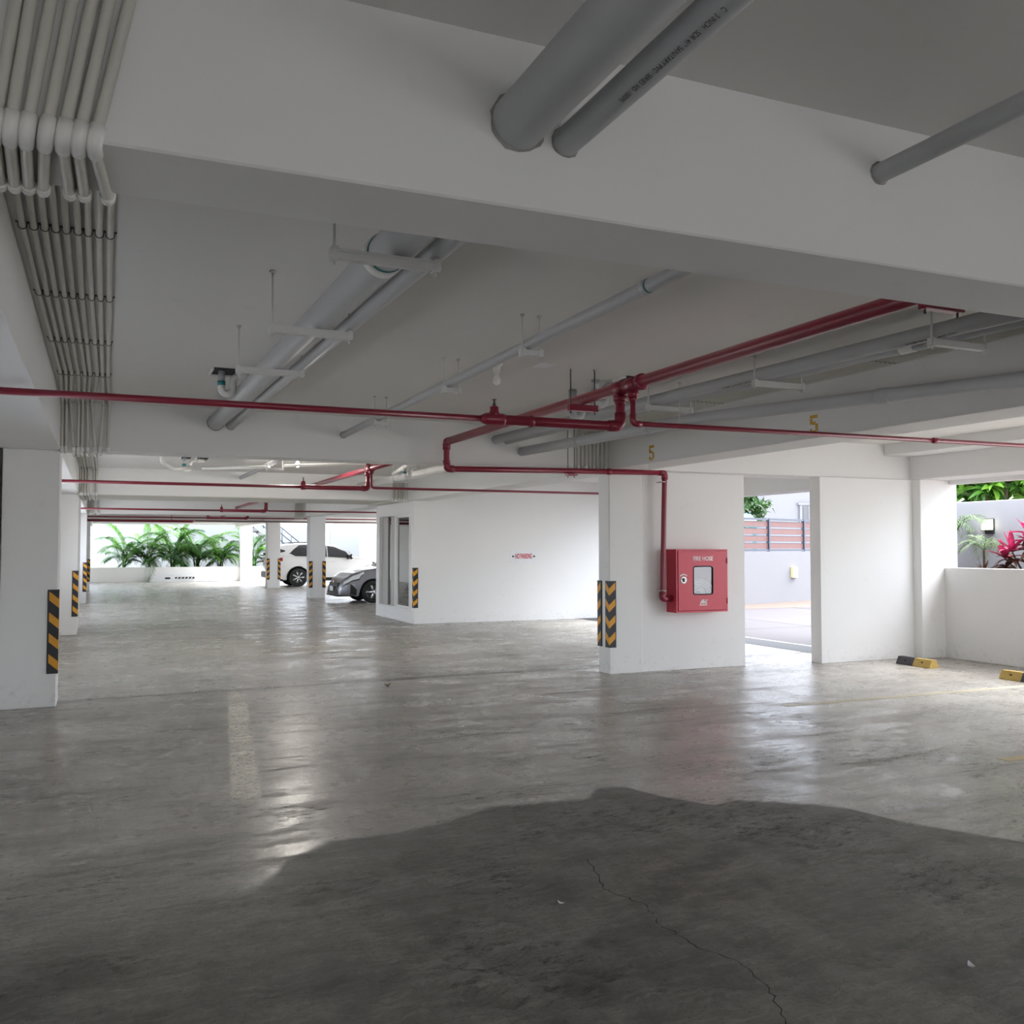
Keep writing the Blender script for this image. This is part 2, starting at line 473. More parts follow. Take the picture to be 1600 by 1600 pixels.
def driveway_material(name, c0, c1):
    m, nt, b = new_mat(name)
    p = pos(nt)
    c = mixc(nt, rng(nt, noise(nt, 0.5, 5, 0.6, p), 0.3, 0.7), c0, c1)
    c = mixc(nt, rng(nt, noise(nt, 30, 4, 0.7, p), 0.6, 0.8, 0, 0.2), c, (0.2, 0.18, 0.17))
    nt.links.new(c, b.inputs['Base Color']); b.inputs['Roughness'].default_value = 0.75
    bump(nt, b, noise(nt, 60, 3, 0.6, p), 0.2, 0.004)
    return m
M['drive'] = driveway_material('driveway_concrete', (0.046, 0.040, 0.045), (0.058, 0.051, 0.057))
M['drive_tan'] = driveway_material('tan_driveway_edge', (0.09, 0.06, 0.045), (0.11, 0.074, 0.056))
M['drain'] = driveway_material('grey_drain_strip', (0.028, 0.032, 0.040), (0.040, 0.045, 0.055))
M['ground'] = driveway_material('bare_ground', (0.42, 0.40, 0.37), (0.52, 0.50, 0.46))

# ------------------------------------------------------------------ structure
ZC = 2.94          # slab underside
ZS = 2.465         # beam soffit
XL = -0.38         # inner face of left beam and columns
XR = 5.62          # left face of the right beam line
R1, R2, R3, R4, RF = 10.05, 18.22, 28.6, 36.5, 45.0

struct('floor', MB().box(-1.2, 10.15, -6, 45.2, -0.25, 0), M['floor'])
struct('floor_side', MB().box(10.15, 10.8, -6, 10.15, -0.25, 0), M['floor'])
struct('ceiling', MB().box(-1.2, 11.35, -6, 21.05, ZC, ZC + 0.3).box(-1.2, 13.0, 21.05, 38.4, ZC, ZC + 0.3).box(-1.2, 6.4, 38.4, 45.4, ZC, ZC + 0.3), M['slab'])  # far right slab left out as added light well, side eave added for shade
struct('wall_left', MB().box(-1.2, -0.90, -6, 0.4, 0, ZC).box(-1.2, -0.90, 0.4, 4.0, 0, ZC).box(-1.2, -0.90, 4.0, 8.0, 0, 1.45).box(-1.2, -0.90, 4.0, 8.0, 1.8, ZC).box(-1.2, -0.90, 8.0, 11.4, 0, ZC).box(-1.2, -0.90, 11.4, 17.4, 0, 1.2).box(-1.2, -0.90, 11.4, 17.4, 2.1, ZC).box(-1.2, -0.90, 17.4, 21.0, 0, ZC).box(-1.2, -0.90, 21.0, 28.0, 0, 1.0).box(-1.2, -0.90, 21.0, 28.0, 2.3, ZC).box(-1.2, -0.90, 28.0, 45.2, 0, ZC), M['wall'])  # unseen wall; its slit openings are added to let light in

wb = MB().box(-1.2, 0.0, -6.2, -6, 0, ZC).box(9.0, 10.9, -6.2, -6, 0, ZC).box(0.0, 9.0, -6.2, -6, 1.5, ZC)  # unseen back wall with a low opening added to bring light inside
struct('wall_back', wb, M['wall'])
struct('wall_right_near', MB().box(10.76, 10.92, -6, 2.6, 0, ZC), M['wall'])  # unseen wall added to keep side light off the near beam
def beam(x0, x1, y0, y1, z0=ZS, m='beam', name='ceiling_beam'):
    return struct(name, MB().box(x0, x1, y0, y1, z0, ZC + 0.02, 0.006), M[m])
beam(-0.90, XL, -6, 45.0)                       # left longitudinal
beam(XR, 6.08, 2.715, 45.0)                       # right longitudinal (painted numbers)
beam(XR, 6.08, -6, 2.38)
beam(XL, 10.33, 2.38, 2.715)                      # nearest cross beam
beam(XL, XR, R1, R1 + 0.34)
beam(6.08, 10.33, 9.90, R1 + 0.34)
beam(XL, XR, R2, 20.1)
struct('soffit_tone_sheet', MB().box(XL, XR, R2 + 0.01, 20.09, ZS - 0.006, ZS - 0.0005), M['soffit_cream'])  # thin sheet added to give the wide beam's underside a cream tone
beam(XL, 12.0, R3, R3 + 0.34)
beam(XL, 12.0, R4, R4 + 0.34)
beam(XL, 13.0, RF, RF + 0.3, 2.58)
beam(XL, 10.33, -6, -5.66)
beam(9.86, 10.33, -6, 9.9, 2.785)                # lowered slab strip by the edge beam
beam(10.33, 11.02, -6, 9.9)                      # edge beam over the low wall
struct('trim_1', MB().box(10.86, 11.02, -6, 9.72, 2.405, ZS), M['beam'])
beam(10.62, 11.0, 10.1, 18.2)                     # edge beam over the entrance

def column(x0, x1, y0, y1, z1=ZS):
    return struct('column', MB().box(x0, x1, y0, y1, 0, z1, 0.008), M['wall'])
column(-0.87, XL, 10.09, 10.55)
column(-0.87, XL, 18.27, 20.0)
column(-0.87, XL, 28.45, 28.95)
column(-0.87, XL, 36.8, 37.3)
column(-0.87, XL, 2.3, 2.8)
column(XR, 6.08, 10.03, 10.30)                    # fire hose column
column(5.75, 6.22, R3, R3 + 0.47)
column(5.74, 6.22, R4, R4 + 0.47)
column(5.83, 6.36, 44.8, 45.25, 2.6)
column(11.5, 12.4, 44.8, 45.2, 2.6)
column(10.33, 11.02, 9.72, 10.1)                  # corner column at the low wall
column(10.6, 11.05, 17.9, 18.4)

struct('wall_fire_hose', MB().box(6.08, 7.64, 10.07, 10.27, 0, ZS, 0.005), M['wall'])
struct('wall_entrance', MB().box(8.70, 10.34, 9.86, 10.06, 0, ZS, 0.005), M['wall'])
struct('wall_right', MB().box(10.76, 10.92, 6.4, 9.73, 0, 1.245, 0.006), M['wall'])  # stops out of view, leaving an added gap for side light
# guard room
struct('wall_room_front', MB().box(5.86, 11.0, 18.2, 18.36, 0, ZC), M['wall'])
rl = MB()
rl.box(5.74, 5.86, 18.2, 21.05, 0, 0.22).box(5.74, 5.86, 18.2, 21.05, 2.26, ZC)
rl.box(5.74, 5.86, 18.2, 18.44, 0.22, 2.26).box(5.74, 5.86, 20.78, 21.05, 0.22, 2.26)
struct('wall_room_left', rl, M['wall'])
struct('wall_room_back', MB().box(5.86, 11.0, 20.9, 21.05, 0, ZC), M['wall'])
struct('wall_room_right', MB().box(10.86, 11.0, 18.36, 20.9, 0, ZC), M['wall'])
# far end
struct('wall_far', MB().box(XL - 0.5, 11.5, RF, RF + 0.18, 0, 0.66, 0.006), M['wall'])
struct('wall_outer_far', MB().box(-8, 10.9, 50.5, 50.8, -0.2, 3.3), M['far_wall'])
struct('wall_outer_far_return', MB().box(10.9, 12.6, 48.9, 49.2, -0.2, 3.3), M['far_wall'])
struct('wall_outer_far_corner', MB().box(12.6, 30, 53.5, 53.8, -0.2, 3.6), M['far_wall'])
struct('wall_side_far', MB().box(12.85, 13.0, 21.05, 45.0, 0, 0.9), M['wall'])
struct('planter_soil', MB().box(XL - 0.5, 12.8, RF + 0.18, 48.0, 0.2, 0.60), M['soil'])

# outside: driveway slabs, drain strip, boundary wall
struct('ground', MB().box(-60, 80, -60, 110, -0.6, -0.12), M['ground'])
struct('drain_strip', MB().box(9.42, 10.05, 10.3, 18.2, 0.0005, 0.003), M['drain'])
for i, (x0, x1) in enumerate(((10.16, 12.66), (12.69, 16.2), (16.23, 20.2), (20.23, 26))):
    for j, (y0, y1) in enumerate(((10.15, 14.6), (14.62, 19.4))):
        struct('driveway_slab', MB().box(x0, x1, y0, y1, -0.14, -0.004 + 0.002 * ((i + j) % 2), 0.008), M['drive'])
struct('driveway_edge', MB().box(10.16, 30, 19.42, 24, -0.14, -0.002), M['drive_tan'])
bw = MB()
a0, a1 = Vector((12.6, 19.85, 0)), Vector((24.0, 23.4, 0))
dv = (a1 - a0).normalized(); nv = Vector((-dv.y, dv.x, 0))
poly = [a0, a1, a1 + nv * 0.2, a0 + nv * 0.2]
bw.prism([(q.x, q.y) for q in poly], lambda q: (q[0], q[1], -0.1), lambda q: (q[0], q[1], 1.42))
struct('wall_boundary', bw, M['out_wall'])
# garden beside the garage
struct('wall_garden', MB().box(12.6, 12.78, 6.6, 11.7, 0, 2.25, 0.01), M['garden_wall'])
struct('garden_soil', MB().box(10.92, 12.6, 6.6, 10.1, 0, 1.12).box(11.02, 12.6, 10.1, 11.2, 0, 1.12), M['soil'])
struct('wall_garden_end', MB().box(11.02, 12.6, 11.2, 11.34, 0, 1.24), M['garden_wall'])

# ------------------------------------------------------------------ room window
def room_window():
    x0, x1 = 5.735, 5.865
    y0, y1, z0, z1 = 18.44, 20.78, 0.22, 2.26
    w = link('window_1', None, (5.80, (y0 + y1) / 2, z0)); w['kind'] = 'structure'
    w['label'] = 'white framed sliding window in the side of the guard room'
    fr = MB(); t = 0.055
    fr.box(x0 - 0.012, x1, y0, y1, z0, z0 + t).box(x0 - 0.012, x1, y0, y1, z1 - t, z1)
    fr.box(x0 - 0.012, x1, y0, y0 + t, z0 + t, z1 - t).box(x0 - 0.012, x1, y1 - t, y1, z0 + t, z1 - t)
    fr.box(x0 - 0.006, x1 - 0.03, 19.44, 19.53, z0 + t, z1 - t)
    part('window_frame', fr, M['alu'], w)
    s = MB(); a, b = y0 + t, 19.44; c, d = z0 + t, z1 - t; q = 0.05
    s.box(5.755, 5.785, a, b, c, c + q).box(5.755, 5.785, a, b, d - q, d)
    s.box(5.755, 5.785, a, a + q, c + q, d - q).box(5.755, 5.785, b - q, b, c + q, d - q)
    so = part('sash', s, M['alu'], w)
    part('pane', MB().box(5.767, 5.773, a + q, b - q, c + q, d - q), M['glass'], so)
    # the other leaf slid half open, a grey panel and a dark gap
    s2 = MB(); a, b = 19.53, 20.02
    s2.box(5.79, 5.82, a, b, c, d)
    part('sliding_panel', s2, M['alu_grey'], w)
    s3 = MB().box(5.80, 5.83, 20.30, y1 - t, c, d)
    part('sliding_panel', s3, M['alu_grey'], w)
    s4 = MB().box(5.825, 5.845, 19.98, 20.34, c, d)
    part('dark_pane', s4, M['glass'], w)
room_window()

# ------------------------------------------------------------------ corner guards
_cache = {}
def corner_guard(cx, cy, dx, dy, label, z0=0.32, z1=1.12):
    """corner at (cx,cy); the faces run from it along dx (x direction) and dy (y direction)"""
    t = 0.012; w = 0.088
    g = thing('corner_guard', label, 'corner guard', (cx, cy, z0), 'striped corner guards on the columns')
    key = (dx, dy)
    if key not in _cache:
        ox, oy = -dx * t, -dy * t
        L = [(ox, oy), (ox + dx * (w + t) * 0.97, oy), (dx * w, oy * 0.25), (dx * w, 0), (0, 0), (0, dy * w), (ox * 0.25, dy * w), (ox, oy + dy * (w + t) * 0.97)]
        mb = MB().prism(L, lambda q: (q[0], q[1], 0), lambda q: (q[0], q[1], z1 - z0))
        body = mb.mesh('guard_body', (0, 0, 0), (M['black_rubber'],))
        ch = MB(); e = 0.0016
        # V round the corner: each arm falls towards the corner
        for (ax, ay, nx, ny) in ((dx, 0, 0, -dy), (0, dy, -dx, 0)):
            ox2, oy2 = -dx * t + nx * e, -dy * t + ny * e
            if ax: bx, by = -dx * t, -dy * t + ny * e
            else: bx, by = -dx * t + nx * e, -dy * t
            Lw = 0.084; h = 0.085; rise = 0.075
            def P(s_, z_, off=0.0): return (bx + ax * s_ - nx * off, by + ay * s_ - ny * off, z_)
            vs = [P(0, 0), P(Lw, rise), P(Lw, rise + h), P(0, h), P(0, 0, e * 1.5), P(Lw, rise, e * 1.5), P(Lw, rise + h, e * 1.5), P(0, h, e * 1.5)]
            ch.add(vs, [(0, 1, 2, 3), (4, 7, 6, 5), (0, 4, 5, 1), (1, 5, 6, 2), (2, 6, 7, 3), (3, 7, 4, 0)])
        _cache[key] = (body, ch.mesh('chevron', (0, 0, 0), (M['yellow'],)))
    body, chm = _cache[key]
    link('guard_body', body, (0, 0, 0), g)
    for k in range(4):
        link('chevron', chm, (0, 0, 0.03 + k * 0.198), g)
    return g
corner_guard(XL, 10.09, -1, 1, 'black and yellow corner guard on the nearest column at the left')
corner_guard(XL, 18.27, -1, 1, 'black and yellow corner guard on the second column along the left side')
corner_guard(XL, 28.45, -1, 1, 'black and yellow corner guard on the third column along the left side')
corner_guard(XL, 36.8, -1, 1, 'small striped corner guard on the farthest left column, beside the palms')
corner_guard(XR, 10.03, 1, 1, 'chevron corner guard on the front edge of the fire hose column')
corner_guard(XR, 10.30, 1, -1, 'chevron corner guard on the rear edge of the fire hose column')
corner_guard(5.74, 18.2, 1, 1, 'chevron corner guard on the guard room corner beside the window')
corner_guard(5.75, R3, 1, 1, 'striped guard on the left edge of the column before the white SUV door')
corner_guard(6.22, R3, -1, 1, 'striped guard on the right edge of the column before the white SUV door')
corner_guard(5.74, R4, 1, 1, 'striped guard on the left edge of the column by the SUV tail')
corner_guard(6.22, R4, -1, 1, 'striped guard on the right edge of the column by the SUV tail')

# ------------------------------------------------------------------ fire hose cabinet
def fire_cabinet():
    x0, x1, yf, yb, z0, z1 = 6.452, 7.21, 9.853, 10.07, 0.725, 1.502
    c = thing('fire_hose_cabinet', 'red metal fire hose cabinet with clear window on the white wall', 'cabinet', ((x0 + x1) / 2, yb, z0))
    b = MB(); t = 0.018
    b.box(x0, x1, yb - 0.01, yb, z0, z1)
    b.box(x0, x0 + t, yf, yb - 0.01, z0, z1).box(x1 - t, x1, yf, yb - 0.01, z0, z1)
    b.box(x0 + t, x1 - t, yf, yb - 0.01, z0, z0 + t).box(x0 + t, x1 - t, yf, yb - 0.01, z1 - t, z1)
    body = part('body', b, M['red_box'], c)
    # door with an opening
    dx0, dx1, dz0, dz1 = x0 + 0.028, x1 - 0.022, z0 + 0.024, z1 - 0.022
    wx0, wx1, wz0, wz1 = 6.70, 6.985, 0.945, 1.29
    yd0, yd1 = yf - 0.006, yf + 0.012
    d = MB()
    d.box(dx0, wx0, yd0, yd1, dz0, dz1).box(wx1, dx1, yd0, yd1, dz0, dz1)
    d.box(wx0, wx1, yd0, yd1, dz0, wz0).box(wx0, wx1, yd0, yd1, wz1, dz1)
    r = 0.03
    for (ax, az, sx, sz) in ((wx0, wz0, 1, 1), (wx1, wz0, -1, 1), (wx0, wz1, 1, -1), (wx1, wz1, -1, -1)):
        poly = [(ax, az)] + [(ax + sx * r * (1 - math.sin(k * PI / 12)), az + sz * r * (1 - math.cos(k * PI / 12))) for k in range(7)]
        d.prism(poly, lambda q: (q[0], yd0, q[1]), lambda q: (q[0], yd1, q[1]))
    door = part('door', d, M['red_box'], c)
    # rubber gasket ring and pane
    ring = []
    for (cx, cz, a0) in ((wx1 - r, wz1 - r, 0), (wx0 + r, wz1 - r, 90), (wx0 + r, wz0 + r, 180), (wx1 - r, wz0 + r, 270)):
        for k in range(7):
            a = math.radians(a0 + 15 * k)
            ring.append((cx + r * math.cos(a), yd0 - 0.001, cz + r * math.sin(a)))
    ring.append(ring[0])
    part('gasket', MB().tube(ring, 0.007, 6, False), M['black_rubber'], door)
    part('window_pane', MB().box(wx0 + 0.003, wx1 - 0.003, yd0 + 0.008, yd0 + 0.011, wz0 + 0.003, wz1 - 0.003), M['plexi'], door)
    # lock
    lk = MB().lathe([(0.036, 0.0), (0.036, -0.006), (0.031, -0.009), (0.026, -0.005), (0.001, -0.005)], (6.555, yd0, 1.125), 'y', 20)
    lo = part('lock', lk, M['chrome'], door)
    part('lock_ring', MB().lathe([(0.048, 0.0), (0.048, -0.002), (0.001, -0.002)], (6.555, yd0, 1.125), 'y', 24), M['white_print'], door)
    part('lock_handle', MB().box(6.549, 6.561, yd0 - 0.02, yd0 - 0.006, 1.103, 1.147), M['dark_steel'], door)
    arcm = MB()
    n = 9
    for k in range(n - 1):
        a, b2 = (math.radians(140 - 100 * j / (n - 1)) for j in (k, k + 1))
        for (ra, rb) in ((0.058, 0.072),):
            P = lambda rr, an, yy: (6.555 + rr * math.cos(an), yy, 1.130 + rr * math.sin(an))
            arcm.add([P(ra, a, yd0 - 0.0012), P(rb, a, yd0 - 0.0012), P(rb, b2, yd0 - 0.0012), P(ra, b2, yd0 - 0.0012),
                      P(ra, a, yd0), P(rb, a, yd0), P(rb, b2, yd0), P(ra, b2, yd0)], [(0, 1, 2, 3), (0, 4, 5, 1), (1, 5, 6, 2), (2, 6, 7, 3), (3, 7, 4, 0)])
    part('open_arrow_print', arcm, M['white_print'], door)
    for hz in (1.36, 0.86):
        part('hinge', MB().cyl((x1 - 0.013, yf - 0.008, hz - 0.035), (x1 - 0.013, yf - 0.008, hz + 0.035), 0.008, 8), M['red_box'], door)
    # lettering
    rot = Matrix.Rotation(PI / 2, 4, 'X')
    def letters(txt, size, x, z, m, off=0.0, xs=1.0, nm='lettering'):
        me = text_mesh(txt, size, 0.0006, off, 'CENTER', xs)
        me.transform(rot)
        me.materials.append(m)
        me.transform(Matrix.Translation(Vector((x, yd0 - 0.0012, z)) - c.location))
        return link(nm, me, (0, 0, 0), door)
    letters('FIRE HOSE', 0.074, 6.842, 1.385, M['white_print'], 0.0012, 0.86)
    # maker's mark: slanted AW with a bar below
    lg = MB()
    def para(xa, za, xb, zb, w):
        lg.add([(xa, yd0 - 0.002, za), (xa + w, yd0 - 0.002, za), (xb + w, yd0 - 0.002, zb), (xb, yd0 - 0.002, zb),
                (xa, yd0, za), (xa + w, yd0, za), (xb + w, yd0, zb), (xb, yd0, zb)], [(0, 1, 2, 3), (0, 4, 5, 1), (1, 5, 6, 2), (2, 6, 7, 3), (3, 7, 4, 0)])
    zb, zt = 0.826, 0.884
    para(6.792, zb, 6.822, zt, 0.014); para(6.828, zb, 6.822, zt, 0.013); para(6.808, zb + 0.014, 6.812, zb + 0.024, 0.022)
    para(6.846, zb, 6.840, zt, 0.012); para(6.846, zb, 6.866, zt, 0.010); para(6.866, zb, 6.860, zt, 0.011); para(6.866, zb, 6.893, zt, 0.012)
    para(6.888, zb, 6.888, zb + 0.011, 0.010)
    para(6.786, 0.808, 6.786, 0.819, 0.112)
    part('maker_mark', lg, M['white_print'], door)
    # inlet stub on the left side
    part('inlet_flange', MB().lathe([(0.045, 0), (0.045, 0.012), (0.001, 0.012)], (x0 - 0.012, 9.955, 0.895), 'x', 16), M['red'], body)
    # coiled hose lying inside
    h = thing('fire_hose', 'coiled canvas fire hose seen through the red cabinet window', 'hose', (6.84, 9.95, 0.75))
    for k in range(5):
        rr = 0.215 - 0.036 * k
        pts = [(6.84 + rr * math.cos(a * PI / 16), 9.945 + 0.004 * k, 0.935 + rr * math.sin(a * PI / 16) * 0.86) for a in range(32)]
        pts.append(pts[0])
        part('hose_loop', MB().tube(pts, 0.0165, 8, False), M['hose'], h)
fire_cabinet()

# ------------------------------------------------------------------ NO PARKING sign and painted bay numbers
def no_parking():
    x0, x1, z0, z1, y = 7.83, 8.45, 1.205, 1.475, 18.2
    s = thing('no_parking_sign', 'white plastic NO PARKING sign with red letters on the guard room wall', 'sign', ((x0 + x1) / 2, y, z0))
    part('panel', MB().box(x0, x1, y - 0.006, y, z0, z1, 0.002), M['sign_white'], s)
    rot = Matrix.Rotation(PI / 2, 4, 'X')
    me = text_mesh('NO PARKING', 0.15, 0.0006, 0.004, 'CENTER', 0.42)
    me.transform(rot); me.materials.append(M['red_print'])
    me.transform(Matrix.Translation(Vector(((x0 + x1) / 2, y - 0.0075, 1.34)) - s.location))
    link('lettering', me, (0, 0, 0), s)
    for sd in (-1, 1):
        cx = (x0 + x1) / 2 + sd * 0.235
        a = MB()
        poly = [(cx + sd * 0.035, 1.34), (cx, 1.372), (cx, 1.348), (cx - sd * 0.03, 1.348), (cx - sd * 0.03, 1.332), (cx, 1.332), (cx, 1.308)]
        a.prism(poly, lambda q: (q[0], y - 0.0085, q[1]), lambda q: (q[0], y - 0.006, q[1]))
        part('arrow', a, M['black_print'], s)
    for (sx, sz) in ((x0 + 0.02, z0 + 0.02), (x1 - 0.02, z0 + 0.02), (x0 + 0.02, z1 - 0.02), (x1 - 0.02, z1 - 0.02)):
        part('screw', MB().lathe([(0.006, 0), (0.005, -0.002), (0.001, -0.002)], (sx, y - 0.006, sz), 'y', 8), M['steel'], s)
no_parking()

def painted_five(y_c, z0, z1, label):
    """stencilled 5 on the left face of the beam; text runs towards the camera"""
    h = z1 - z0; w = h * 0.62; t = h * 0.17
    x = XR
    mb = MB()
    def q(a0, a1, b0, b1):   # a along reading direction (to -Y), b up
        mb.box(x - 0.0015, x + 0.001, y_c + w / 2 - a1 * w, y_c + w / 2 - a0 * w, z0 + b0 * h, z0 + b1 * h)
    q(0.0, 0.32, 0.50, 0.80); q(0.02, 0.96, 0.82, 1.0); q(0.34, 0.72, 0.46, 0.64)
    q(0.68, 1.0, 0.12, 0.52); q(0.26, 0.76, 0.0, 0.17); q(0.0, 0.28, 0.06, 0.26)
    return solid('painted_number', mb, M['num_yellow'], label, 'number', 'yellow stencilled bay numbers')
painted_five(9.06, 2.495, 2.665, 'yellow stencilled 5 on the beam above the fire hose column')
painted_five(6.43, 2.505, 2.665, 'yellow stencilled 5 on the beam, crossed below by the thin red pipe')

# ------------------------------------------------------------------ wheel stops and bay lines
def wheel_stop(y0, y1, flip, label):
    x0, x1 = 9.60, 9.76; h = 0.10
    ws = thing('wheel_stop', label, 'wheel stop', ((x0 + x1) / 2, (y0 + y1) / 2, 0), 'rubber wheel stops')
    ym = (y0 + y1) / 2
    prof = [(x0, 0), (x1, 0), (x1, 0.012), (x1 - 0.045, h), (x0 + 0.045, h), (x0, 0.012)]
    for (a, b, yel) in ((y0, ym, not flip), (ym, y1, flip)):
        m = MB().prism(prof, lambda q: (q[0], a, q[1]), lambda q: (q[0], b, q[1]))
        part('yellow_half' if yel else 'black_half', m, M['stop_yellow'] if yel else M['stop_black'], ws)
        yc = (a + b) / 2
        xm = x0 + 0.024; zm = h * 0.53
        part('bolt_hole', MB().lathe([(0.016, 0), (0.016, -0.004), (0.001, -0.004)], (xm, yc, zm), 'x', 10), M['void'], ws)  # dark disc paints in the shade of a hole
    return ws
wheel_stop(8.93, 9.48, False, 'short black and yellow wheel stop near the corner column, yellow half nearer')
wheel_stop(7.36, 7.92, True, 'black and yellow wheel stop at the right edge, yellow half farther')
struct('bay_line', MB().box(6.05, 10.7, 7.33, 7.43, 0.0004, 0.0022), plain('faded_yellow_line', (0.46, 0.41, 0.29), 0.5, 0, 0.25, 3))
struct('bay_line', MB().box(5.95, 10.7, 4.84, 4.94, 0.0004, 0.0022), plain('yellow_line', (0.50, 0.40, 0.22), 0.5, 0, 0.25, 3))

# crack, litter
cr = [(2.20, 4.15), (2.143, 3.939), (2.085, 3.774), (2.11, 3.66), (2.147, 3.549), (2.12, 3.44), (2.094, 3.338), (2.105, 3.216), (2.104, 3.105), (2.139, 3.009), (2.172, 2.917), (2.153, 2.8), (2.132, 2.703), (2.087, 2.597), (2.036, 2.481), (2.0, 2.35)]
ck = MB()
fine_c = []
for (a, b) in zip(cr, cr[1:]):
    for k in range(4):
        t = k / 4
        fine_c.append((a[0] + (b[0] - a[0]) * t + random.uniform(-0.012, 0.012), a[1] + (b[1] - a[1]) * t))
vs = []; fs = []
for i, (x, y) in enumerate(fine_c):
    w = random.uniform(0.0008, 0.0032)
    vs += [(x - w, y, 0.0006), (x + w, y, 0.0006)]
    if i: fs.append((2 * i - 2, 2 * i - 1, 2 * i + 1, 2 * i))
ck.add(vs, fs)
struct('floor_crack', ck, M['void'])
def litter(x, y, s, m, name, label, cat, rot):
    mb = MB()
    n = 6
    pts = []
    for i in range(n + 1):
        t = i / n - 0.5
        wv = s * 0.28 * math.cos(t * PI * 0.95)
        zc = 0.003 + s * 0.25 * (abs(t) * 2) ** 2
        for sd in (-1, 0, 1):
            px, py = t * s, sd * wv
            pts.append((x + px * math.cos(rot) - py * math.sin(rot), y + px * math.sin(rot) + py * math.cos(rot), zc + abs(sd) * s * 0.08))
    for i in range(n):
        for j in range(2):
            a = i * 3 + j
            mb.add([pts[a], pts[a + 1], pts[a + 4], pts[a + 3]], [(0, 1, 2, 3)], True)
    solid(name, mb, m, label, cat)
litter(2.912, 10.167, 0.10, plain('dry_leaf', (0.35, 0.27, 0.17), 0.8), 'dry_leaf', 'small dry leaf on the floor beyond the middle of the garage', 'leaf', 0.4)
litter(2.915, 2.543, 0.045, M['sign_white'], 'paper_scrap', 'small white paper scrap on the dark floor at lower right', 'scrap', 1.2)
litter(1.822, 3.681, 0.035, M['sign_white'], 'paper_scrap', 'tiny pale scrap on the dark floor left of the crack', 'scrap', 2.2)

# ------------------------------------------------------------------ drain pipes
def pipe(name, pts, r, mat_, label, joints=(), group=None, seg=20, fil=0.12):
    """joints: list of (t along first..last straight line index, t, ring material or None)"""
    p0 = Vector(pts[0])
    t = thing(name, label, 'pipe', p0, group)
    path = fillet(pts, fil) if len(pts) > 2 else pts
    part('pipe_run', MB().tube(path, r, seg), mat_, t)
    for (i, s, lng, glue, wm) in joints:
        a, b = Vector(pts[i]), Vector(pts[i + 1])
        c = a.lerp(b, s); d = (b - a).normalized()
        part('coupling', MB().tube([c - d * lng / 2, c - d * lng / 2 * 0.9, c + d * lng / 2 * 0.9, c + d * lng / 2], [r * 1.03, r * 1.13, r * 1.13, r * 1.03], seg), wm, t)
        if glue:
            e = c - d * (lng / 2 + 0.004)
            part('glue_ring', MB().tube([e - d * 0.006, e + d * 0.006], r * 1.045, seg), M['glue'], t)
    return t
def zbig(y): return 2.705 + ((y - 2.38) * 0.0125 if y > 2.38 else (2.38 - y) * 0.012)
G = 'silver drain pipes under the slab'
pipe('drain_pipe', [(1.048, -3.0, zbig(-3.0)), (1.048, 2.38, zbig(2.38)), (1.048, 10.06, zbig(10.06))], 0.077, M['pvc_grey'], 'thick silver drain pipe passing through the near beam', [(1, (3.75 - 2.38) / 7.68, 0.07, True, M['pvc_white'])], G, 28)
pipe('drain_pipe', [(1.197, -3.0, zbig(-3.0) - 0.030), (1.197, 2.38, zbig(2.38) - 0.030), (1.197, 10.06, zbig(10.06) - 0.030)], 0.041, M['pvc_grey'], 'thinner silver drain pipe with printed text beside the thick one', (), G, 22)
pipe('drain_pipe', [(2.37, -3.0, 2.79), (2.37, 2.5, 2.772), (2.37, 10.06, 2.735)], 0.033, M['pvc_grey'], 'slim silver pipe along the middle of the ceiling with small hangers', [(1, 0.18, 0.05, True, M['pvc_grey'])], G, 16)
pipe('drain_pipe', [(4.66, 2.7, 2.822), (4.44, 6.73, 2.812), (4.14, 10.06, 2.765)], 0.05, M['pvc_grey'], 'silver pipe on wide hangers right of the red main', (), G, 18)
pipe('drain_pipe', [(4.82, 2.7, 2.806), (4.585, 6.73, 2.797), (4.28, 10.06, 2.750)], 0.034, M['pvc_grey'], 'thin silver pipe on the same hangers, right of the thicker one', [(0, 0.45, 0.11, False, M['pvc_white'])], G, 16)
pipe('drain_pipe', [(5.64, 3.85, 2.615), (4.62, 6.85, 2.625), (4.60, 8.1, 2.63), (4.475, 10.06, 2.64)], 0.052, M['pvc_grey'], 'silver pipe bending across the face of the numbered beam', [(0, 0.45, 0.10, False, M['pvc_grey']), (1, 0.5, 0.08, False, M['pvc_grey']), (2, 0.35, 0.07, False, M['pvc_grey'])], G, 20, 0.5)
M['cement'] = plain('rough_cement_patch', (0.36, 0.35, 0.33), 0.9, 0, 0.3, 40, bmp=0.6)
def sleeve(par, x, y, z, r, sd):
    rnd = random.Random(int(x * 1000 + y * 10))
    n = 28
    inner = [(x + r * 1.0 * math.cos(2 * PI * k / n), z + r * 1.0 * math.sin(2 * PI * k / n)) for k in range(n)]
    rr = [r * rnd.uniform(1.05, 1.16) for k in range(n)]
    outer = [(x + rr[k] * math.cos(2 * PI * k / n), z + rr[k] * math.sin(2 * PI * k / n)) for k in range(n)]
    vs = [(q[0], y + sd * 0.006, q[1]) for q in inner] + [(q[0], y + sd * 0.001, q[1]) for q in outer]
    fs = [(k, (k + 1) % n, n + (k + 1) % n, n + k) for k in range(n)]
    part('cement_collar', MB().add(vs, fs, True), M['cement'], par)
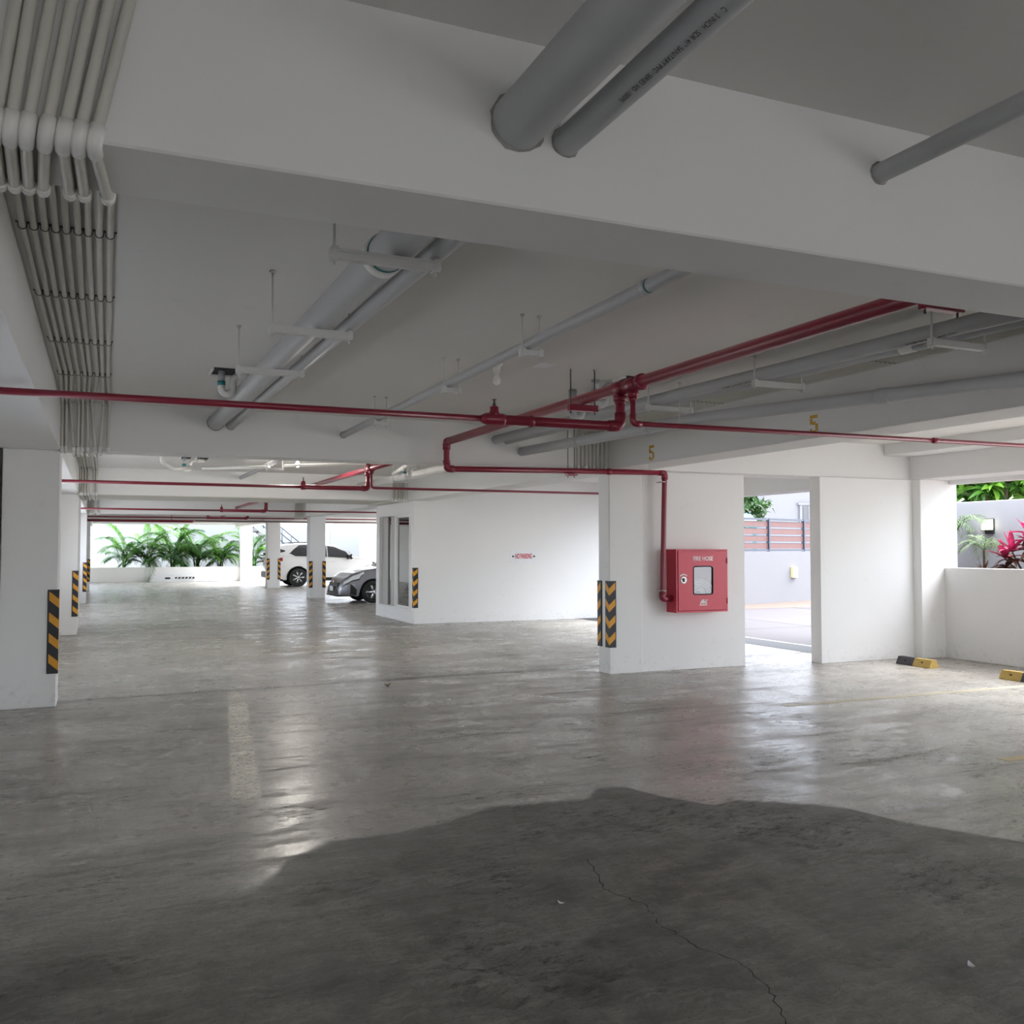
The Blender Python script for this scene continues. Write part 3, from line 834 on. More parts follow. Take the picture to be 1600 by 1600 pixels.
for o_ in [q for q in COL.objects if q.name.startswith('drain_pipe')]:
    lb = o_['label']
    if lb.startswith('thick silver'):
        sleeve(o_, 1.048, 2.38, zbig(2.38), 0.077, -1); sleeve(o_, 1.048, R1, zbig(R1), 0.077, -1)
    elif lb.startswith('thinner silver'):
        sleeve(o_, 1.197, 2.38, zbig(2.38) - 0.030, 0.041, -1); sleeve(o_, 1.197, R1, zbig(R1) - 0.030, 0.041, -1)
    elif lb.startswith('slim silver'):
        sleeve(o_, 2.37, 2.38, 2.7725, 0.036, -1); sleeve(o_, 2.37, R1, 2.735, 0.034, -1)
# printed text on the thinner pipe, wrapped on its underside
def pipe_text(txt, x, y0, zc, r, size, ang0, xs, parent_name):
    me = text_mesh(txt, size, 0.0, 0.0, 'LEFT', xs)
    for v in me.vertices:
        s, w = v.co.x, v.co.y
        a = ang0 + w / r
        rr = r + 0.0008
        v.co = (x + rr * math.sin(a), y0 + s, zc(y0 + s) - rr * math.cos(a))
    o = bpy.data.objects.new('pipe_print', me)
    me.materials.append(M['black_print'])
    COL.objects.link(o)
    return o
def put_print(o, par):
    o.data.transform(Matrix.Translation(-root_of(par).location)); o.parent = par
dp = [o for o in COL.objects if o.get('label', '').startswith('thinner silver')][0]
put_print(pipe_text('C   3 INCH   SDR 41"  SANITARY PVC   SERIES  HD  100095', 1.197, 1.60, lambda y: zbig(y) - 0.030, 0.041, 0.020, -0.45, 0.86, ''), dp)
dp2 = [o for o in COL.objects if o.get('label', '').startswith('silver pipe on wide')][0]
def zp(y): return 2.822 - (y - 2.7) * 0.00248
for (ys, xs_) in ((4.0, 0.8), (5.75, 0.8)):
    me_o = pipe_text('3 INCH  SDR 41" SANITARY PVC  SERIES HD', 0, ys, zp, 0.05, 0.024, -0.55, 0.8, '')
    for v in me_o.data.vertices:
        y = v.co.y
        v.co.x += 4.66 + (y - 2.7) / 4.03 * (4.44 - 4.66)
    put_print(me_o, dp2)

# pipe hangers: channel bar on two threaded rods
def hanger(x0, x1, y, z, label, r=0.006, hgt=0.04, dep=0.04, mat_=None, rod_mat=None, tip=True, group='trapeze pipe hangers', ztop=ZC):
    mat_ = mat_ or M['hanger']; rod_mat = rod_mat or M['hanger']
    h = thing('pipe_hanger', label, 'hanger', ((x0 + x1) / 2, y, z - hgt), group)
    bar = MB()
    bar.box(x0, x1, y - dep / 2, y + dep / 2, z - hgt, z, 0.003)
    bar.box(x0, x1, y - dep / 2 - 0.002, y - dep / 2 + 0.001, z - hgt * 0.30, z - hgt * 0.05)
    bar.box(x0, x1, y - dep / 2 - 0.002, y - dep / 2 + 0.001, z - hgt * 0.95, z - hgt * 0.70)
    part('bar', bar, mat_, h)
    for x in (x0 + 0.018, x1 - 0.018):
        part('rod', MB().cyl((x, y, z - hgt - 0.022), (x, y, ztop), r, 8), rod_mat, h)
        part('anchor', MB().lathe([(0.015, -0.012), (0.015, 0)], (x, y, ztop), 'z', 8), M['steel'], h)
        if tip: part('clamp_plate', MB().box(x - 0.012, x + 0.012, y - dep / 2 - 0.004, y + dep / 2 + 0.004, z - hgt - 0.006, z + 0.006), mat_, h)
    return h
for (y, nm) in ((3.49, 'nearest'), (4.90, 'second'), (6.20, 'third'), ):
    hanger(0.765, 1.295 if False else 1.20, y, zbig(y) - 0.077 - 0.001, f'{nm} white channel hanger under the thick pipe pair')
for (y, nm) in ((4.12, 'nearest'), (5.67, 'second'), (7.03, 'third')):
    xx = 4.66 - (y - 2.7) / 4.03 * 0.22
    hanger(xx - 0.11, xx + 0.36, y, 2.756, f'{nm} wide channel hanger under the right pipe pair')
for (y, nm) in ((5.22, 'nearest'), (6.66, 'second'), (8.62, 'third')):
    zz = 2.772 - (y - 2.5) / 7.56 * 0.037 - 0.034
    hanger(2.31, 2.46, y, zz, f'{nm} small white hanger under the slim middle pipe', 0.004, 0.035, 0.05)
hanger(4.52, 4.72, 6.86, 2.572, 'thin hanger holding the bent pipe by the numbered beam', 0.004, 0.02, 0.03)

# ------------------------------------------------------------------ red sprinkler pipes
def collar(par, c, d, r, lng, k=1.25, seg=16, name='coupling'):
    c = Vector(c); d = Vector(d).normalized()
    part(name, MB().tube([c - d * lng / 2, c - d * lng * 0.42, c + d * lng * 0.42, c + d * lng / 2], [r * 1.1, r * k, r * k, r * 1.1], seg), M['red'], par)
def elbow(par, a, b, c, r, rad, k=1.22):
    a, b, c = Vector(a), Vector(b), Vector(c)
    d1 = (a - b).normalized(); d2 = (c - b).normalized()
    pts = fillet([b + d1 * rad * 1.35, b, b + d2 * rad * 1.35], rad, 7)
    part('elbow', MB().tube(pts, r * k, 16), M['red'], par)
def sprinkler(par, x, y, z):
    part('sprinkler_head', MB().lathe([(0.012, 0.0), (0.012, 0.02), (0.007, 0.022), (0.007, 0.045), (0.017, 0.047), (0.017, 0.05), (0.001, 0.052)], (x, y, z), 'z', 10), M['dark_steel'], par)

def red_system_near():
    XM, ZM = 3.48, 2.692
    t = thing('sprinkler_main', 'red fire main under the near ceiling with branches and valve', 'pipe', (XM, 6.0, ZM), 'red fire pipes')
    YE, YD, Y2 = 9.86, 6.04, 5.86
    ZB = 2.41
    part('main_run', MB().tube([(XM - 0.02, -3, ZM), (XM, YE, ZM)], 0.042, 18), M['red'], t)
    for y, l in ((YD, 0.10), (Y2, 0.10)):
        part('tee', MB().tube([(XM, y - 0.075, ZM), (XM, y - 0.07, ZM), (XM, y + 0.07, ZM), (XM, y + 0.075, ZM)], [0.046, 0.053, 0.053, 0.046], 18), M['red'], t)
    collar(t, (XM, Y2 - 0.12, ZM), (0, 1, 0), 0.042, 0.04, 1.4)
    # left branch
    part('left_drop', MB().tube(fillet([(XM, YD, ZM), (XM, YD, ZB), (2.50, YD, ZB)], 0.07, 7), 0.034, 16), M['red'], t)
    collar(t, (XM, YD, ZM - 0.075), (0, 0, 1), 0.034, 0.05, 1.5)
    collar(t, (XM, YD, ZM - 0.105), (0, 0, 1), 0.034, 0.02, 1.25)
    elbow(t, (XM, YD, ZM), (XM, YD, ZB), (2.5, YD, ZB), 0.034, 0.075)
    collar(t, (2.76, YD, ZB), (1, 0, 0), 0.034, 0.03, 1.25)
    part('left_branch', MB().tube([(2.5, YD, ZB), (-0.88, YD - 0.02, ZB - 0.004)], 0.021, 14), M['red'], t)
    part('reducing_tee', MB().tube([(2.56, YD, ZB), (2.54, YD, ZB), (2.42, YD, ZB), (2.38, YD, ZB)], [0.036, 0.044, 0.042, 0.024], 16), M['red'], t)
    part('tee_boss', MB().lathe([(0.034, 0), (0.036, 0.05), (0.030, 0.055), (0.030, 0.085), (0.016, 0.09)], (2.48, YD, ZB), 'z', 12), M['red'], t)
    sprinkler(t, 2.48, YD, ZB + 0.088)
    # right branch, thin
    part('right_drop', MB().tube(fillet([(XM, Y2, ZM), (XM, Y2, ZB), (9.84, Y2 - 0.1, ZB + 0.005)], 0.05, 7), 0.0185, 14), M['red'], t)
    collar(t, (XM, Y2, ZM - 0.07), (0, 0, 1), 0.0185, 0.05, 2.2)
    collar(t, (XM, Y2, ZM - 0.105), (0, 0, 1), 0.0185, 0.03, 1.6)
    elbow(t, (XM, Y2, ZM), (XM, Y2, ZB), (5, Y2, ZB), 0.0185, 0.05)
    collar(t, (6.35, Y2 - 0.05, ZB + 0.002), (1, 0, 0), 0.0185, 0.06, 1.3)
    # far end: drop and run to the fire hose cabinet
    ZF0, ZF1, XF = 2.392, 2.445, 6.345
    YF = 9.93
    part('end_drop', MB().tube(fillet([(XM, YE - 0.3, ZM), (XM, YE, ZM), (XM, YE, ZF0), (XF, YF, ZF1)], 0.06, 7), 0.033, 16), M['red'], t)
    elbow(t, (XM, YE - 0.5, ZM), (XM, YE, ZM), (XM, YE, ZF0), 0.036, 0.065)
    elbow(t, (XM, YE, ZM), (XM, YE, ZF0), (XF, YF, ZF1), 0.033, 0.065)
    part('hose_riser', MB().tube(fillet([(XF - 0.3, YF, ZF1 - 0.005), (XF, YF, ZF1), (XF - 0.03, YF + 0.02, 0.895), (6.45, 9.955, 0.895)], 0.06, 7), 0.032, 16), M['red'], t)
    elbow(t, (XF - 0.5, YF, ZF1), (XF, YF, ZF1), (XF, YF, 1.0), 0.033, 0.065)
    elbow(t, (XF - 0.03, YF + 0.02, 2), (XF - 0.03, YF + 0.02, 0.895), (6.5, 9.955, 0.895), 0.032, 0.06)
    collar(t, (5.55, YF - 0.02, 2.43), (1, 0, 0), 0.033, 0.05, 1.18)
    collar(t, (XM, YE, 2.47), (0, 0, 1), 0.033, 0.03, 1.3)
    return t
red_system_near()
# red brackets of the main
hanger(3.35, 3.60, 6.62, 2.648, 'red bracket on two dark rods under the fire main', 0.006, 0.05, 0.05, M['red'], M['dark_steel'], False, 'red pipe brackets')
hanger(3.42, 3.66, 3.19, 2.645, 'red bracket of the fire main close behind the near beam', 0.006, 0.034, 0.05, M['red'], M['dark_steel'], False, 'red pipe brackets')
hanger(4.98, 5.10, 9.90, 2.384, 'pale red strap on two long rods holding the low fire pipe', 0.005, 0.02, 0.10, plain('faded_red', (0.45, 0.16, 0.18), 0.5), M['dark_steel'], False, 'red pipe brackets')
for (z, n) in ((2.33, 'upper'), (1.0, 'lower')):
    cl = MB().tube([(6.315 + 0.045 * math.cos(a * PI / 8), 9.945 + 0.045 * math.sin(a * PI / 8), z) for a in range(17)], 0.006, 6)
    cl.cyl((6.315, 9.985, z), (6.315, 10.068, z), 0.006, 6)
    solid('pipe_clip', cl, M['steel'], f'{n} steel wall clip holding the red riser', 'clip', 'riser clips')

def red_system_mid(XM, Y0, Y1, YD, xl, xr, label, mainr=0.042, valve=2.5, ZB=2.40, dropr=0.034):
    ZM = 2.69
    t = thing('sprinkler_main', label, 'pipe', (XM, YD, ZB), 'red fire pipes')
    if Y1 > Y0:
        part('main_run', MB().tube([(XM, Y0, ZM), (XM, Y1, ZM)], mainr, 12), M['red'], t)
    part('left_drop', MB().tube(fillet([(XM, YD, ZM + 0.1), (XM, YD, ZB), (valve, YD, ZB)], 0.07, 5), dropr, 12), M['red'], t)
    collar(t, (XM, YD, ZM - 0.07), (0, 0, 1), dropr, 0.06, 1.5)
    elbow(t, (XM, YD, ZM), (XM, YD, ZB), (valve, YD, ZB), dropr, 0.075)
    part('tee', MB().tube([(XM, YD - 0.25, ZM), (XM, YD + 0.10, ZM)], mainr * 1.25, 12), M['red'], t)
    part('left_branch', MB().tube([(valve, YD, ZB), (xl, YD, ZB)], 0.021, 10), M['red'], t)
    part('tee_boss', MB().lathe([(0.034, -0.04), (0.036, 0.05), (0.028, 0.085), (0.016, 0.09)], (valve, YD, ZB), 'z', 10), M['red'], t)
    sprinkler(t, valve, YD, ZB + 0.088)
    part('right_drop', MB().tube(fillet([(XM, YD - 0.18, ZM), (XM, YD - 0.18, ZB), (xr, YD - 0.22, ZB)], 0.05, 5), 0.0185, 10), M['red'], t)
    collar(t, (XM, YD - 0.18, ZM - 0.06), (0, 0, 1), 0.0185, 0.05, 2.0)
    return t
red_system_mid(3.62, 10.39, 18.22, 13.75, -0.88, 8.4, 'red fire main in the second bay, beside the lit bulb', valve=2.66)
red_system_mid(3.6, 21, 28.6, 23.2, -0.88, 11, 'dark red fire pipe crossing the third bay', valve=2.58)
red_system_mid(4.05, 29, 36.4, 29.6, -0.88, 11, 'thin dark red fire pipe crossing the fourth bay', valve=2.9, ZB=2.415)
t = thing('sprinkler_main', 'short thick red pipe just before the far palms', 'pipe', (1.2, 33.2, 2.40), 'red fire pipes')
part('pipe_run', MB().tube(fillet([(-0.88, 33.0, 2.40), (2.75, 33.2, 2.40), (2.85, 33.6, 2.42)], 0.08, 5), 0.042, 10), M['red'], t)
part('hanger_rod', MB().cyl((2.1, 33.17, 2.36), (2.1, 33.17, ZC), 0.012, 6), M['red'], t)
t = thing('sprinkler_main', 'thin dull pipe end over the white SUV', 'pipe', (8.5, 32.5, 2.40), 'red fire pipes')
part('pipe_run', MB().tube(fillet([(-0.3, 33.9, 2.44), (9.6, 33.9, 2.44), (9.62, 33.9, 2.52)], 0.05, 4), 0.024, 8), plain('dull_brown_pipe', (0.22, 0.12, 0.12), 0.5), t)

# ------------------------------------------------------------------ conduits
ORD = ['first', 'second', 'third', 'fourth', 'fifth', 'sixth', 'seventh', 'eighth', 'ninth']
def saddle_mesh():
    mb = MB()
    pts = [(0.0175 * math.cos(a), 0, -0.0175 * math.sin(a)) for a in [PI * k / 10 for k in range(11)]]
    pts = [(0.0175, 0, 0.015)] + pts + [(-0.0175, 0, 0.015)]
    mb.tube(pts, 0.0022, 5)
    mb.box(0.016, 0.028, -0.006, 0.006, 0.010, 0.0155); mb.box(-0.028, -0.016, -0.006, 0.006, 0.010, 0.0155)
    return mb.mesh('saddle_clip', (0, 0, 0), (M['dark_steel'],))
SADDLE = saddle_mesh()
ZK = ZC - 0.0165
def conduit(keys, elbows, saddles, label, group, r=0.014, end_caps=True):
    """keys: path points; elbows: indices of the path points that carry a white elbow fitting"""
    root = thing('conduit', label, 'conduit', keys[0], group)
    path = fillet(keys, 0.035, 3)
    part('conduit_run', MB().tube(path, r, 10), M['pvc_cream'], root)
    for i in elbows:
        a, b, c = Vector(keys[i - 1]), Vector(keys[i]), Vector(keys[i + 1])
        d1 = (a - b); d2 = (c - b)
        l1 = min(0.05, d1.length * 0.45); l2 = min(0.05, d2.length * 0.45)
        pts = fillet([b + d1.normalized() * l1, b, b + d2.normalized() * l2], 0.032, 5)
        part('elbow', MB().tube(pts, r * 1.3, 12), M['pvc_white'], root)
    for (x, y) in saddles:
        link('saddle_clip', SADDLE, Vector((x, y, ZK)) - root.location, root)
    return root
def lerp_tab(tab, y):
    for (y0, x0), (y1, x1) in zip(tab, tab[1:]):
        if y <= y1: return x0 + (x1 - x0) * (y - y0) / (y1 - y0)
    return tab[-1][1]
A1 = [-0.338, -0.293, -0.25, -0.207, -0.164, -0.117, -0.076, -0.031, 0.014]
A2 = [-0.339, -0.298, -0.255, -0.21, -0.168, -0.123, -0.074, -0.027, 0.019]
A3 = [-0.326, -0.285, -0.243, -0.196, -0.144, -0.107, -0.054, -0.016, 0.027]
A4 = [-0.366, -0.332, -0.300, -0.225, -0.191, -0.150, -0.110, -0.005, 0.045]      # at the top of the second beam
A5 = [-0.366, -0.332, -0.264, -0.225, -0.191, -0.140, -0.072, -0.032, 0.037]      # at its lower edge
NB = {0: -0.236, 1: -0.204, 2: -0.171, 3: -0.132, 5: -0.097, 6: -0.065, 8: -0.032}   # lower edge of the near beam
NT = {0: -0.229, 1: -0.201, 2: -0.158, 3: -0.114, 5: -0.071, 6: -0.035, 8: 0.010}
NF = {0: -0.253, 1: -0.220, 2: -0.188, 3: -0.155, 5: -0.090, 6: -0.055, 8: 0.003}
B2X = [None, None, -0.362, -0.327, -0.282, -0.236, -0.145, -0.106, None]
yk1, yk2 = 2.38 - 0.018, 2.715 + 0.018
for i in range(9):
    keys = []; eb = []
    if i in NB:
        keys += [(NT[i] + 0.10, -1.2, ZK), (NT[i] + 0.055, yk1, ZK), (NB[i], yk1, ZS - 0.017), (NF[i], yk2, ZS - 0.017), (NF[i] * 0.5 + A1[i] * 0.5, yk2, ZK)]
        eb += [1, 2, 3, 4]
    else:
        keys += [(A1[i] + 0.02, 2.70, ZK)]
    n0 = len(keys)
    keys += [(A1[i], 4.58, ZK), (A2[i], 5.77, ZK), (A2[i] * 0.5 + A3[i] * 0.5, 7.03, ZK), (A3[i], 8.35, ZK), (A4[i], R1 - 0.018, ZK), (A5[i], R1 - 0.018, ZS - 0.017)]
    n1 = len(keys)
    eb += [n1 - 1]
    if B2X[i] is not None:
        keys += [(A5[i], R1 + 0.34 + 0.018, ZS - 0.017), (A5[i], R1 + 0.34 + 0.018, ZK), (B2X[i], 14.5, ZK), (B2X[i], R2 - 0.018, ZK), (B2X[i], R2 - 0.018, ZS - 0.017),
                 (B2X[i] * 0.93, 20.118, ZS - 0.017), (B2X[i] * 0.93, 20.118, ZK), (B2X[i] * 0.9, R3 - 0.018, ZK), (B2X[i] * 0.9, R3 - 0.018, ZS - 0.017), (B2X[i] * 0.9, R3 + 0.4, ZS - 0.017)]
        eb += [n1, n1 + 4, n1 + 5, n1 + 8]
    else:
        keys += [(A5[i], R1 + 0.06, ZS - 0.017), (A5[i], R1 + 0.1, ZS + 0.02)]
    sad = [(A1[i], 4.58), (A2[i], 5.77), (A2[i] * 0.5 + A3[i] * 0.5, 7.03), (A3[i], 8.35)]
    conduit(keys, eb, sad, f'{ORD[i]} cream conduit from the left beam in the bundle at upper left', 'cream conduits along the left beam')
for i in range(8):
    x1 = 5.20 + i * 0.053; xa = 5.14 + i * 0.046
    keys = [(xa, 2.72, ZK), (xa, 5.36, ZK), (xa, 7.52, ZK), (x1, R1 - 0.018, ZK), (x1, R1 - 0.018, ZS - 0.017)]
    eb = [4]
    if i < 6:
        xb = 5.30 + i * 0.045; n1 = len(keys)
        keys += [(x1, R1 + 0.358, ZS - 0.017), (x1, R1 + 0.358, ZK), (xb, R2 - 0.018, ZK), (xb, R2 - 0.018, ZS - 0.017), (xb, 20.118, ZS - 0.017), (xb, 20.118, ZK), (xb, R3 - 0.018, ZK), (xb, R3 - 0.018, ZS - 0.1)]
        eb += [5, 8, 9]
    else:
        keys += [(x1, R1 + 0.05, ZS - 0.017), (x1, R1 + 0.1, ZS + 0.02)]
    conduit(keys, eb, [(xa, 5.36), (xa, 7.52)], f'{ORD[i]} conduit from the middle in the bundle beside the numbered beam', 'cream conduits beside the numbered beam')

# ------------------------------------------------------------------ bulbs
def bulb(x, y, lit, label, watts=0):
    b = thing('ceiling_bulb', label, 'light bulb', (x, y, ZC - 0.17), 'bare ceiling bulbs')
    part('base_plate', MB().lathe([(0.052, 0), (0.05, -0.008), (0.034, -0.018), (0.026, -0.055), (0.024, -0.075), (0.02, -0.077)], (x, y, ZC), 'z', 18), M['pvc_white'], b)
    g = part('globe', MB().lathe([(0.013, -0.075), (0.016, -0.085), (0.027, -0.105), (0.032, -0.125), (0.031, -0.142), (0.022, -0.158), (0.008, -0.166), (0.001, -0.167)], (x, y, ZC), 'z', 18), M['bulb_on'] if lit else M['bulb_off'], b)
    if lit and watts:
        ld = bpy.data.lights.new('bulb_light', 'POINT'); ld.energy = watts; ld.color = (1, 0.94, 0.85); ld.shadow_soft_size = 0.06
        lo = link('bulb_light', ld, (0, 0, -0.03), b)
    return b
bulb(2.78, 6.72, False, 'unlit bulb on a white holder under the near ceiling')
bulb(2.77, 14.77, True, 'lit bulb glowing under the second bay ceiling', 20)

# ------------------------------------------------------------------ ceiling hatches and traps
def trap(x, y, ztop, zlow, label, dirx=1, arm=0.35, white=True, r=0.024):
    t = thing('drain_trap', label, 'trap', (x, y, zlow), 'drain traps under the ceiling')
    m = M['pvc_white'] if white else M['pvc_grey']
    d = dirx
    part('tailpipe', MB().cyl((x, y, ztop), (x, y, zlow + 0.10), r * 1.15, 12), M['pvc_grey'], t)
    part('glue_ring', MB().cyl((x, y, zlow + 0.10), (x, y, zlow + 0.065), r * 1.32, 12), M['glue'], t)
    pts = [(x, y, zlow + 0.09)] + [(x + d * (0.045 - 0.045 * math.cos(PI * k / 8)), y, zlow + 0.045 - 0.045 * math.sin(PI * k / 8)) for k in range(9)]
    pts += [(x + d * 0.09, y, zlow + 0.11), (x + d * 0.12, y, zlow + 0.15), (x + d * arm, y, zlow + 0.16)]
    part('bend', MB().tube(fillet(pts, 0.02, 2), r * 1.25, 12), m, t)
    part('arm_coupling', MB().cyl((x + d * arm * 0.62, y, zlow + 0.158), (x + d * arm * 0.8, y, zlow + 0.16), r * 1.5, 12), m, t)
    return t
def hatch(x0, x1, y0, y1, name='opening_dark_sheet'):
    o = struct(name, MB().box(x0, x1, y0, y1, ZC - 0.004, ZC - 0.0005), M['void'], 'black sheet painting in a dark rectangular ceiling opening')  # black sheet paints the opening's dark under an uncut slab
    rim = MB().box(x0 - 0.012, x1 + 0.012, y1, y1 + 0.012, ZC - 0.02, ZC).box(x0 - 0.012, x0, y0, y1, ZC - 0.02, ZC)
    me = rim.mesh('rim', o.location, (M['slab'],)); link('rim', me, (0, 0, 0), o)
    return o
hatch(0.79, 1.22, 7.72, 8.02)
trap(0.86, 7.85, ZC, 2.755, 'white drain trap with teal cement hanging below the dark ceiling opening', 1, 0.20)
# torn white patch
pm = MB(); pp = [(-.06, -.03), (-.02, -.06), (.03, -.045), (.07, -.05), (.065, .02), (.03, .05), (0, .03), (-.05, .05)]
pm.prism(pp, lambda q: (3.13 + q[0], 6.62 + q[1] * 1.6, ZC - 0.006), lambda q: (3.13 + q[0], 6.62 + q[1] * 1.6, ZC - 0.0004))
struct('ceiling_patch', pm, M['sign_white'])
trap(3.86, 7.55, ZC, 2.70, 'grey drain stub and trap behind the red main, left one', 1, 0.28, False, 0.032)
trap(3.82, 7.05, ZC, 2.74, 'grey drain stub and trap behind the red main, right one', 1, 0.34, False, 0.032)
hatch(3.95, 4.12, 6.75, 6.95)
# second bay
hatch(1.12, 1.27, 15.55, 15.85); hatch(1.36, 1.53, 15.6, 15.95)
trap(1.17, 15.7, ZC, 2.74, 'white drain trap below the ceiling openings of the second bay', 1, 0.3)
t = pipe('drain_pipe', [(0.80, 15.0, ZC), (0.80, 15.0, 2.80), (0.98, 15.3, 2.72), (1.25, 15.6, 2.78)], 0.03, M['pvc_white'], 'white elbow drain beside the ceiling openings of the second bay', (), G, 12, 0.1)
pipe('drain_pipe', [(1.45, 15.7, 2.78), (2.3, 14.55, 2.74)], 0.026, M['pvc_white'], 'thin white pipe running to the hanger left of the lit bulb', (), G, 12)
pipe('drain_pipe', [(2.37, 10.38, 2.80), (2.37, 18.23, 2.83)], 0.036, M['pvc_grey'], 'slim pipe passing the lit bulb in the second bay', (), G, 12)
hanger(2.24, 2.50, 14.45, 2.72, 'white hanger left of the lit bulb', 0.005, 0.035, 0.05)
hanger(2.30, 2.45, 12.6, 2.765, 'small hanger above the lit bulb', 0.005, 0.03, 0.04)
pipe('drain_pipe', [(2.5, 14.45, 2.76), (3.5, 14.2, 2.80), (4.3, 13.6, 2.80)], 0.02, M['pvc_white'], 'thin white pipe between the lit bulb and the red tee', (), G, 10)
pipe('drain_pipe', [(4.80, 10.39, 2.70), (4.62, 18.23, 2.73)], 0.065, M['pvc_white'], 'thick white pipe in the second bay by the guard room', [(0, 0.35, 0.12, False, M['pvc_white'])], G, 16)
pipe('drain_pipe', [(4.1, 13.0, 2.84), (4.35, 14.2, 2.80), (4.55, 15.6, 2.78)], 0.035, M['pvc_white'], 'white branch pipe right of the red tee', [(0, 0.5, 0.1, False, M['pvc_white'])], G, 12)
hanger(4.50, 4.78, 15.5, 2.655, 'white hanger under the thick pipe by the guard room', 0.005, 0.03, 0.05)
trap(4.35, 14.3, ZC, 2.62, 'white trap hanging right of the red tee', 1, 0.25)
# third and fourth bay, small
pipe('drain_pipe', [(1.0, 22.5, 2.80), (2.4, 23.8, 2.76)], 0.03, M['pvc_white'], 'small white pipe under the third bay ceiling', (), G, 8)
hanger(2.2, 2.55, 23.9, 2.72, 'white hanger in the third bay', 0.006, 0.05, 0.08)
trap(0.95, 23.3, ZC, 2.66, 'small trap in the third bay', 1, 0.4)

# ------------------------------------------------------------------ cars
def car_paint(name, col, rough=0.25, metal=0.0):
    m, nt, b = new_mat(name)
    b.inputs['Base Color'].default_value = (*col, 1)
    b.inputs['Roughness'].default_value = rough; b.inputs['Metallic'].default_value = metal
    b.inputs['Coat Weight'].default_value = 0.8; b.inputs['Coat Roughness'].default_value = 0.05
    f = noise(nt, 2, 2, 0.5, pos(nt))
    nt.links.new(mixc(nt, f, tuple(c * 0.97 for c in col), col), b.inputs['Base Color'])
    return m
M['car_white'] = car_paint('car_pearl_white', (0.80, 0.80, 0.79))
M['car_grey'] = car_paint('car_grey_metallic', (0.30, 0.30, 0.335), 0.32, 0.55)
M['car_glass'] = plain('tinted_car_glass', (0.03, 0.034, 0.04), 0.06, 0, 0.02, 2, 0.6)
M['tyre'] = plain('tyre_rubber', (0.018, 0.018, 0.019), 0.75, 0, 0.2, 30)
M['rim_black'] = plain('black_alloy', (0.03, 0.03, 0.032), 0.25, 0.6)
M['rim_face'] = plain('machined_alloy', (0.6, 0.6, 0.6), 0.25, 0.9)
M['car_black'] = plain('black_car_trim', (0.018, 0.018, 0.020), 0.45)
M['lamp_red'] = plain('red_tail_lamp', (0.40, 0.015, 0.02), 0.15, 0, 0.1)
M['lamp_clear'] = plain('clear_head_lamp', (0.85, 0.87, 0.88), 0.15, 0.0, 0.08, 30)

def interp(tab, x):
    if x <= tab[0][0]: return tab[0][1]
    for (x0, y0), (x1, y1) in zip(tab, tab[1:]):
        if x <= x1:
            t = (x - x0) / (x1 - x0)
            t = t * t * (3 - 2 * t) * 0.5 + t * 0.5
            return y0 + (y1 - y0) * t
    return tab[-1][1]

